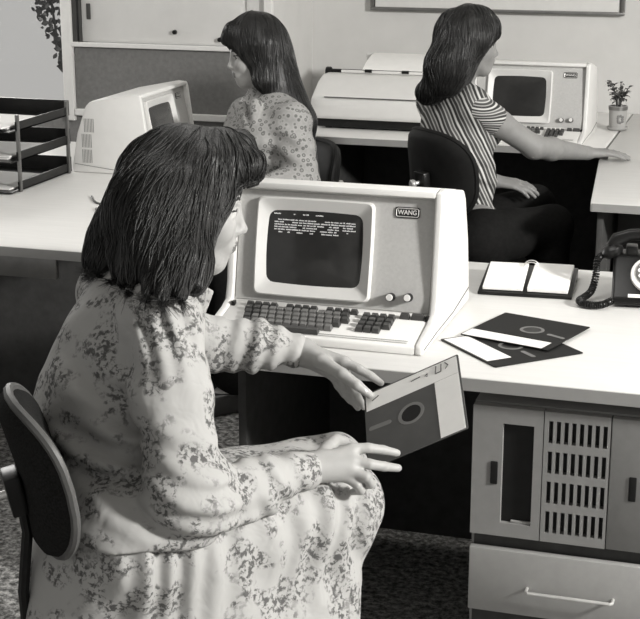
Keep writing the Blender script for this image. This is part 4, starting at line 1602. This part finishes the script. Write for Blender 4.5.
# skirt: seat, both thighs, and the cloth hanging from them
sk = [U(el((-1.0744, 2.2305, 0.5524), (.165, .130, .10), (TF.l, TF.f, TF.u)), .04), U(rc(J['Rh'], J['Lh'], .105, .105), .05),
      U(rc(J['Rh'], Rk, .112, .078), .05), U(rc(J['Lh'], Lk, .112, .076), .05),
      U(rc((np.array(J['Rh']) + np.array(J['Lh'])) / 2, (np.array(Rk) + np.array(Lk)) / 2, .10, .07), .05),
      U(rc((-1.0840, 2.1549, 0.5276), (-1.0878, 2.0880, 0.1540), .105, .125), .06), U(rc((-0.9847, 2.2077, 0.5272), (-0.9786, 2.1222, 0.1540), .10, .12), .06), U(rc((-0.9088, 2.2774, 0.5354), (-0.8997, 2.1837, 0.1310), .095, .11), .06),
      U(rc((-0.8345, 2.3880, 0.5364), (-0.8212, 2.2661, 0.1054), .085, .10), .06), U(rc((-0.7661, 2.4948, 0.5305), (-0.7758, 2.3382, 0.0801), .078, .085), .06),
      U(rc((-0.8201, 2.6303, 0.5309), (-0.8183, 2.4798, 0.0518), .07, .085), .06), U(rc((-0.9381, 2.5378, 0.4901), (-0.9215, 2.4196, 0.0682), .09, .10), .06)]
rg_ax = (np.array(Rk) - np.array(J['Rh']))
sk += [('s', bx((-1.0, 2.4, -0.06), (.6, .6, .20), 0.0), .006),
       ('f', waves(9, .0055, 22, 60, 7, (1, 1, .28))), ('f', local_folds((-0.9271, 2.1222, 0.6197), rg_ax, .05, .007, .14, 3)), ('f', local_folds((-0.7527, 2.4020, 0.5709), rg_ax, .06, .008, .12, 8))]
cloth('skirt', sk, .0045, 'floral', t)
cloth('shoe', foot_ops(Ra, (.684, .73, 0), 1, .006) + [('s', bx((Ra[0], Ra[1], .2), (.2, .2, .12), 0), .004)], .005, 'shoe', t)
cloth('shoe', foot_ops(La, (.684, .73, 0), 1, .006) + [('s', bx((La[0], La[1], .2), (.2, .2, .12), 0), .004)], .005, 'shoe', t)
# hair: shoulder length, swept back from the brow
hr = [U(el(H.p(-.020, 0, .048), (.108, .090, .092), H.ax), .03),
      U(rc((-1.0535, 2.5249, 1.1644), (-1.0951, 2.4598, 1.0980), .080, .083), .04), U(rc((-1.0954, 2.4607, 1.1015), (-1.1427, 2.4509, 1.0444), .080, .062), .04),
      U(rc((-1.1427, 2.4509, 1.0444), (-1.1742, 2.4425, 1.0120), .062, .030), .03), U(rc((-1.0517, 2.4384, 1.1271), (-1.0226, 2.3241, 1.0401), .078, .056), .05),
      U(rc((-1.0264, 2.4566, 1.1251), (-0.9886, 2.3372, 1.0484), .058, .048), .05), U(rc((-1.0237, 2.4540, 1.0390), (-1.0091, 2.4749, 1.0202), .042, .026), .03),
      U(rc((-1.0119, 2.5012, 1.1874), (-0.9921, 2.4879, 1.1395), .055, .030), .03), U(rc((-0.9854, 2.5597, 1.2105), (-0.9515, 2.5625, 1.1839), .045, .034), .025),
      U(rc((-0.9515, 2.5625, 1.1839), (-0.9392, 2.5762, 1.1616), .030, .012), .02), U(rc((-0.9958, 2.6396, 1.1971), (-0.9654, 2.6374, 1.1570), .04, .018), .02),
      U(rc((-1.1475, 2.6272, 1.0940), (-1.1766, 2.5908, 1.0009), .08, .06), .04), U(rc((-1.0114, 2.4767, 1.1221), (-1.0135, 2.4593, 1.0645), .028, .030), .02),
      U(rc((-1.1502, 2.4225, 1.0296), (-1.1762, 2.4011, 1.0215), .042, .016), .02), U(rc((-1.0772, 2.3700, 1.0324), (-1.0719, 2.3018, 1.0167), .042, .018), .02), U(rc((-1.0299, 2.3625, 1.0304), (-1.0037, 2.2706, 1.0227), .042, .020), .02),
      U(rc((-0.9953, 2.3845, 1.0314), (-0.9591, 2.2956, 1.0235), .040, .018), .02), face_carve(H),
      U(rc((-1.1544, 2.4029, 1.0413), (-1.1564, 2.3707, 1.0079), .022, .004), .012), U(rc((-1.1085, 2.3632, 1.0426), (-1.1059, 2.3211, 1.0075), .024, .004), .012),
      U(rc((-1.0557, 2.3138, 1.0401), (-1.0446, 2.2498, 1.0142), .024, .004), .012), U(rc((-1.0276, 2.3012, 1.0416), (-1.0009, 2.2257, 1.0152), .024, .004), .012),
      U(rc((-0.9985, 2.2941, 1.0420), (-0.9671, 2.2146, 1.0156), .025, .004), .012), U(rc((-0.9756, 2.3013, 1.0420), (-0.9411, 2.2339, 1.0162), .025, .004), .012),
      U(rc((-0.9666, 2.3426, 1.0434), (-0.9321, 2.2921, 1.0195), .022, .004), .012),
      ('f', waves(4, .0055, 30, 80, 7, (1, 1, .45)))]
hr = side_hair(H, 1, hr)
hair_mesh('hair', hr, .004, M['hair_front'], t, (-1.0386, 2.5962, 1.2433), 3200, .20, flow(1.0, .9, (-.25, -.12, 0)), 2, .0010, lift=.004, wob=.34, free=(1.02, 3))

make_chair('office_chair', 'dark padded office chair under the woman in the foreground', (-1.0573, 2.2561, 0.4357), (.72, .69), (-1.1410, 2.0811, 0.7454), ('upholstery', 'piping'),
           .138, .138, .20, .028, .44, pad_face=(.81, .58), seat_w=.33)

# ---- woman typing at the left
t = thing('person', 'seated woman with long straight dark hair in a patterned blouse facing left', 'person', (-1.6, 4.9, 0))
J = dict(Rs=(-1.8235, 4.9479, 0.8994), Ls=(-1.5852, 4.7451, 0.9180), Rh=(-1.7342, 4.8525, 0.5150), Lh=(-1.5920, 4.7377, 0.5282), pel=(-1.6654, 4.8044, 0.5371), waist=(-1.6682, 4.8268, 0.6911), chest=(-1.6972, 4.8407, 0.8440), neck=(-1.7198, 4.8875, 0.9539))
H = Frame((-1.7669, 4.8820, 1.1343), (-.80, -.50, -.16), (-.12, -.05, 1), .86)
fdir = np.array((-.73, -.68, 0))
Le, Lw = (-1.5284, 4.6876, 0.7347), (-1.6614, 4.5370, 0.7346)
Re, Rw = (-1.8561, 4.8289, 0.7506), (-1.9075, 4.6262, 0.7823)
Rk, Lk = (-1.8600, 4.5871, 0.5978), (-1.7067, 4.4209, 0.6093)
Ra, La = (Rk[0] + .03, Rk[1], .085), (Lk[0] + .03, Lk[1], .085)
tor, TF = torso_ops(None, J, -.012, 0)
body = tor + limb(J['Rh'], Rk, Ra, .085, .055, .052, .034) + limb(J['Lh'], Lk, La, .085, .055, .052, .034) + foot_ops(Ra, fdir) + foot_ops(La, fdir)
body += limb(J['Rs'], Re, Rw, .046, .038, .036, .026) + limb(J['Ls'], Le, Lw, .046, .038, .036, .026)
body += [('g', hand_auto(Rw, np.array(Rw) - np.array(Re) + np.array((0, 0, -.05)), (0, 0, 1), (-.2, -1, 0), .95), .012),
         ('g', hand_auto(Lw, np.array(Lw) - np.array(Le) + np.array((0, 0, -.03)), (0, 0, 1), (-.2, 1, 0), .95), .012)]
body += [U(rc(J['neck'], H.p(-.022, 0, -.05), .050, .047), .03), ('g', head_ops(H), .02)]
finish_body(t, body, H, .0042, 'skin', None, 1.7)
bl, _ = torso_ops(None, J, .010, .032)
bl = bl[2:]
bl += [U(el(J['pel'], (.17, .12, .10), (TF.l, TF.f, TF.u)), .05)]
bl += [('g', limb(J['Rs'], Re, (-1.8931, 4.6618, 0.7770), .060, .054, .046, .036), .03), ('g', limb(J['Ls'], Le, (-1.6434, 4.5642, 0.7339), .060, .058, .050, .038), .03)]
bl += [U(rc(J['neck'], A3(J['neck']) + TF.u * .03 + TF.f * .015, .062, .056), .02)]
for a, b in (((-1.7785, 4.7882, 0.9747), (-1.7279, 4.6966, 0.9051)), ((-1.7124, 4.7451, 0.9797), (-1.7009, 4.6913, 0.9138))):
    bl.append(U(rc(a, b, .020, .010), .01))
bl += [('f', waves(13, .0028, 30, 75, 7)), ('f', local_folds((-1.5688, 4.6738, 0.8425), (.2, .2, 1), .06, .005, .12, 1)), ('f', local_folds((-1.8156, 4.8140, 0.8424), (.6, 0, 1), .045, .004, .10, 2))]
cloth('blouse', bl, .0055, 'ringprint', t)
cloth('slacks', [U(rc(J['Rh'], J['Lh'], .105, .105), .04)] + limb(J['Rh'], Rk, (Ra[0], Ra[1], .13), .10, .072, .07, .075) + limb(J['Lh'], Lk, (La[0], La[1], .13), .10, .072, .07, .075), .008, 'slacks', t)
for a in (Ra, La):
    cloth('shoe', foot_ops(a, fdir, 1, .006) + [('s', bx((a[0], a[1], .2), (.2, .2, .12), 0), .004)], .007, 'shoe', t)
hr = [U(el(H.p(-.018, 0, .052), (.104, .086, .094), H.ax), .03),
      U(rc((-1.7470, 4.8584, 1.1811), (-1.7053, 4.8801, 1.0617), .074, .062), .04), U(rc((-1.7053, 4.8801, 1.0617), (-1.5903, 4.8574, 0.8982), .060, .046), .03), U(rc((-1.5903, 4.8574, 0.8982), (-1.5467, 4.8323, 0.7284), .044, .028), .03),
      U(rc((-1.7725, 4.8600, 1.2138), (-1.8182, 4.8269, 1.2053), .050, .036), .03), U(rc((-1.8182, 4.8269, 1.2053), (-1.8410, 4.8193, 1.1853), .034, .018), .02), U(rc((-1.7094, 4.8231, 1.1686), (-1.6921, 4.8110, 1.0531), .04, .030), .03),
      U(rc((-1.7114, 4.8049, 1.0531), (-1.6657, 4.8159, 0.9859), .030, .020), .03), U(rc((-1.7560, 5.0160, 1.0971), (-1.6984, 5.0060, 0.8896), .06, .04), .03),
      face_carve(H, .030), U(rc((-1.7075, 4.8987, 1.1277), (-1.5988, 4.8615, 0.9212), .062, .050), .04), ('f', waves(5, .002, 40, 110, 5, (1, 1, .25)))]
hr = side_hair(H, -1, hr)
hair_mesh('hair', hr, .005, M['hair_left'], t, (-1.7641, 4.9187, 1.2564), 1500, .24, flow(.55, 1.2), 5, .0013, lift=.002)
make_chair('office_chair', 'dark office chair behind the long-haired woman at left', (-1.6483, 4.7747, 0.4915), (-.73, -.68), (-1.5760, 5.0290, 0.6883), ('vinyl', 'vinyl'), .18, .13, .10, .04, .44)

# ---- woman at the back desk
t = thing('person', 'seated woman in a striped short-sleeved top resting one hand on the return desk', 'person', (-1.0, 5.0, 0))
J = dict(Rs=(-1.0139, 5.0021, 0.9612), Ls=(-1.2215, 5.2363, 0.9427), Rh=(-0.9586, 4.8934, 0.5306), Lh=(-1.0792, 5.0681, 0.5129), pel=(-1.0192, 4.9845, 0.5348), waist=(-1.0514, 5.0476, 0.7107), chest=(-1.1015, 5.0977, 0.8612), neck=(-1.1040, 5.1112, 0.9845))
H = Frame((-1.0533, 5.1144, 1.1640), (.92, .39, -.10), (.10, .05, 1), .80)
fdir = np.array((.78, .62, 0))
Re, Rw = (-0.8351, 5.1457, 0.8142), (-0.6919, 5.4340, 0.7537)
Le, Lw = (-1.1320, 5.2890, 0.6926), (-0.9764, 5.1715, 0.6820)
Rk, Lk = (-0.7477, 5.0549, 0.5590), (-0.8627, 5.3891, 0.5600)
Ra, La = (Rk[0] - .03, Rk[1] - .02, .085), (Lk[0] - .03, Lk[1], .085)
tor, TF = torso_ops(None, J, -.014, 0)
body = tor + limb(J['Rh'], Rk, Ra, .085, .055, .052, .034) + limb(J['Lh'], Lk, La, .085, .055, .052, .034) + foot_ops(Ra, fdir) + foot_ops(La, fdir)
body += limb(J['Rs'], Re, Rw, .047, .040, .039, .026) + limb(J['Ls'], Le, Lw, .044, .038, .036, .025)
body += [('g', hand_auto(Rw, (.75, .45, -.02), (0, 0, 1), (-.3, .9, 0), 1.0, .16), .012),
         ('g', hand_auto(Lw, (.86, .2, -.12), (-.1, -.3, .95), (-.3, .9, 0), .95, .25), .012)]
body += [U(rc(J['neck'], H.p(-.022, 0, -.05), .050, .047), .03), ('g', head_ops(H), .02)]
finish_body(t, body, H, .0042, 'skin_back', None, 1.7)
bl, _ = torso_ops(None, J, .006, .03)
bl = bl[2:]
bl += [U(el(J['pel'], (.165, .118, .10), (TF.l, TF.f, TF.u)), .05)]
bl += [('f', waves(23, .0022, 30, 75, 7)), ('f', local_folds((-0.9705, 4.9207, 0.7481), (.2, .2, 1), .05, .008, .09, 1))]
cloth('knit_top', bl, .0055, 'stripes', t)
Rm = A3(J['Rs']) * .66 + A3(Re) * .34
Lm = A3(J['Ls']) * .6 + A3(Le) * .4
sl = [U(rc(J['Rs'], Rm, .057, .052), .02), ('s', rc(A3(J['Rs']) * .52 + A3(Re) * .48, Re, .060, .06), .004), ('f', waves(3, .002, 30, 75, 5))]
cloth('sleeve', sl, .0055, 'cuffstripes', t)
cloth('sleeve', [U(rc(J['Ls'], Lm, .058, .054), .02)], .0055, 'cuffstripes', t)
cloth('slacks', [U(rc(J['Rh'], J['Lh'], .105, .105), .04)] + limb(J['Rh'], Rk, (Ra[0], Ra[1], .13), .10, .072, .07, .075) + limb(J['Lh'], Lk, (La[0], La[1], .13), .10, .072, .07, .075), .007, 'slacks', t)
for a in (Ra, La):
    cloth('shoe', foot_ops(a, fdir, 1, .006) + [('s', bx((a[0], a[1], .2), (.2, .2, .12), 0), .004)], .007, 'shoe', t)
hr = [U(el(H.p(-.020, 0, .052), (.106, .088, .094), H.ax), .03),
      U(rc((-1.0706, 5.0617, 1.1886), (-1.1197, 5.0282, 1.0894), .082, .080), .04), U(rc((-1.1197, 5.0282, 1.0894), (-1.1622, 5.0378, 1.0188), .075, .052), .03), U(rc((-1.1622, 5.0378, 1.0188), (-1.2014, 5.0416, 0.9997), .05, .032), .03),
      U(rc((-1.0873, 5.0038, 1.1199), (-1.1045, 4.9966, 1.0394), .045, .035), .03), U(rc((-1.0476, 5.0610, 1.2360), (-1.0305, 5.0497, 1.1974), .045, .022), .02), U(rc((-1.0233, 5.1073, 1.2564), (-0.9974, 5.1193, 1.2326), .026, .012), .02),
      U(rc((-1.0525, 5.0265, 1.1789), (-1.0610, 5.0101, 1.1134), .026, .024), .02), U(rc((-1.1591, 5.2348, 1.0938), (-1.1849, 5.1988, 0.9985), .07, .05), .03),
      face_carve(H, .026), ('f', waves(6, .004, 40, 100, 6, (1, 1, .5)))]
hr = side_hair(H, 1, hr)
hair_mesh('hair', hr, .005, M['hair_right'], t, (-1.0748, 5.1191, 1.2778), 1500, .20, flow(.8, 1.0), 7, .0013, lift=.003, wob=.25)
make_chair('office_chair', 'dark office chair with bright back knob under the woman in stripes', (-1.0037, 4.9514, 0.4795), (.70, .71), (-1.1211, 4.8557, 0.7614), ('vinyl', 'vinyl'), .195, .145, .10, .04, .44)
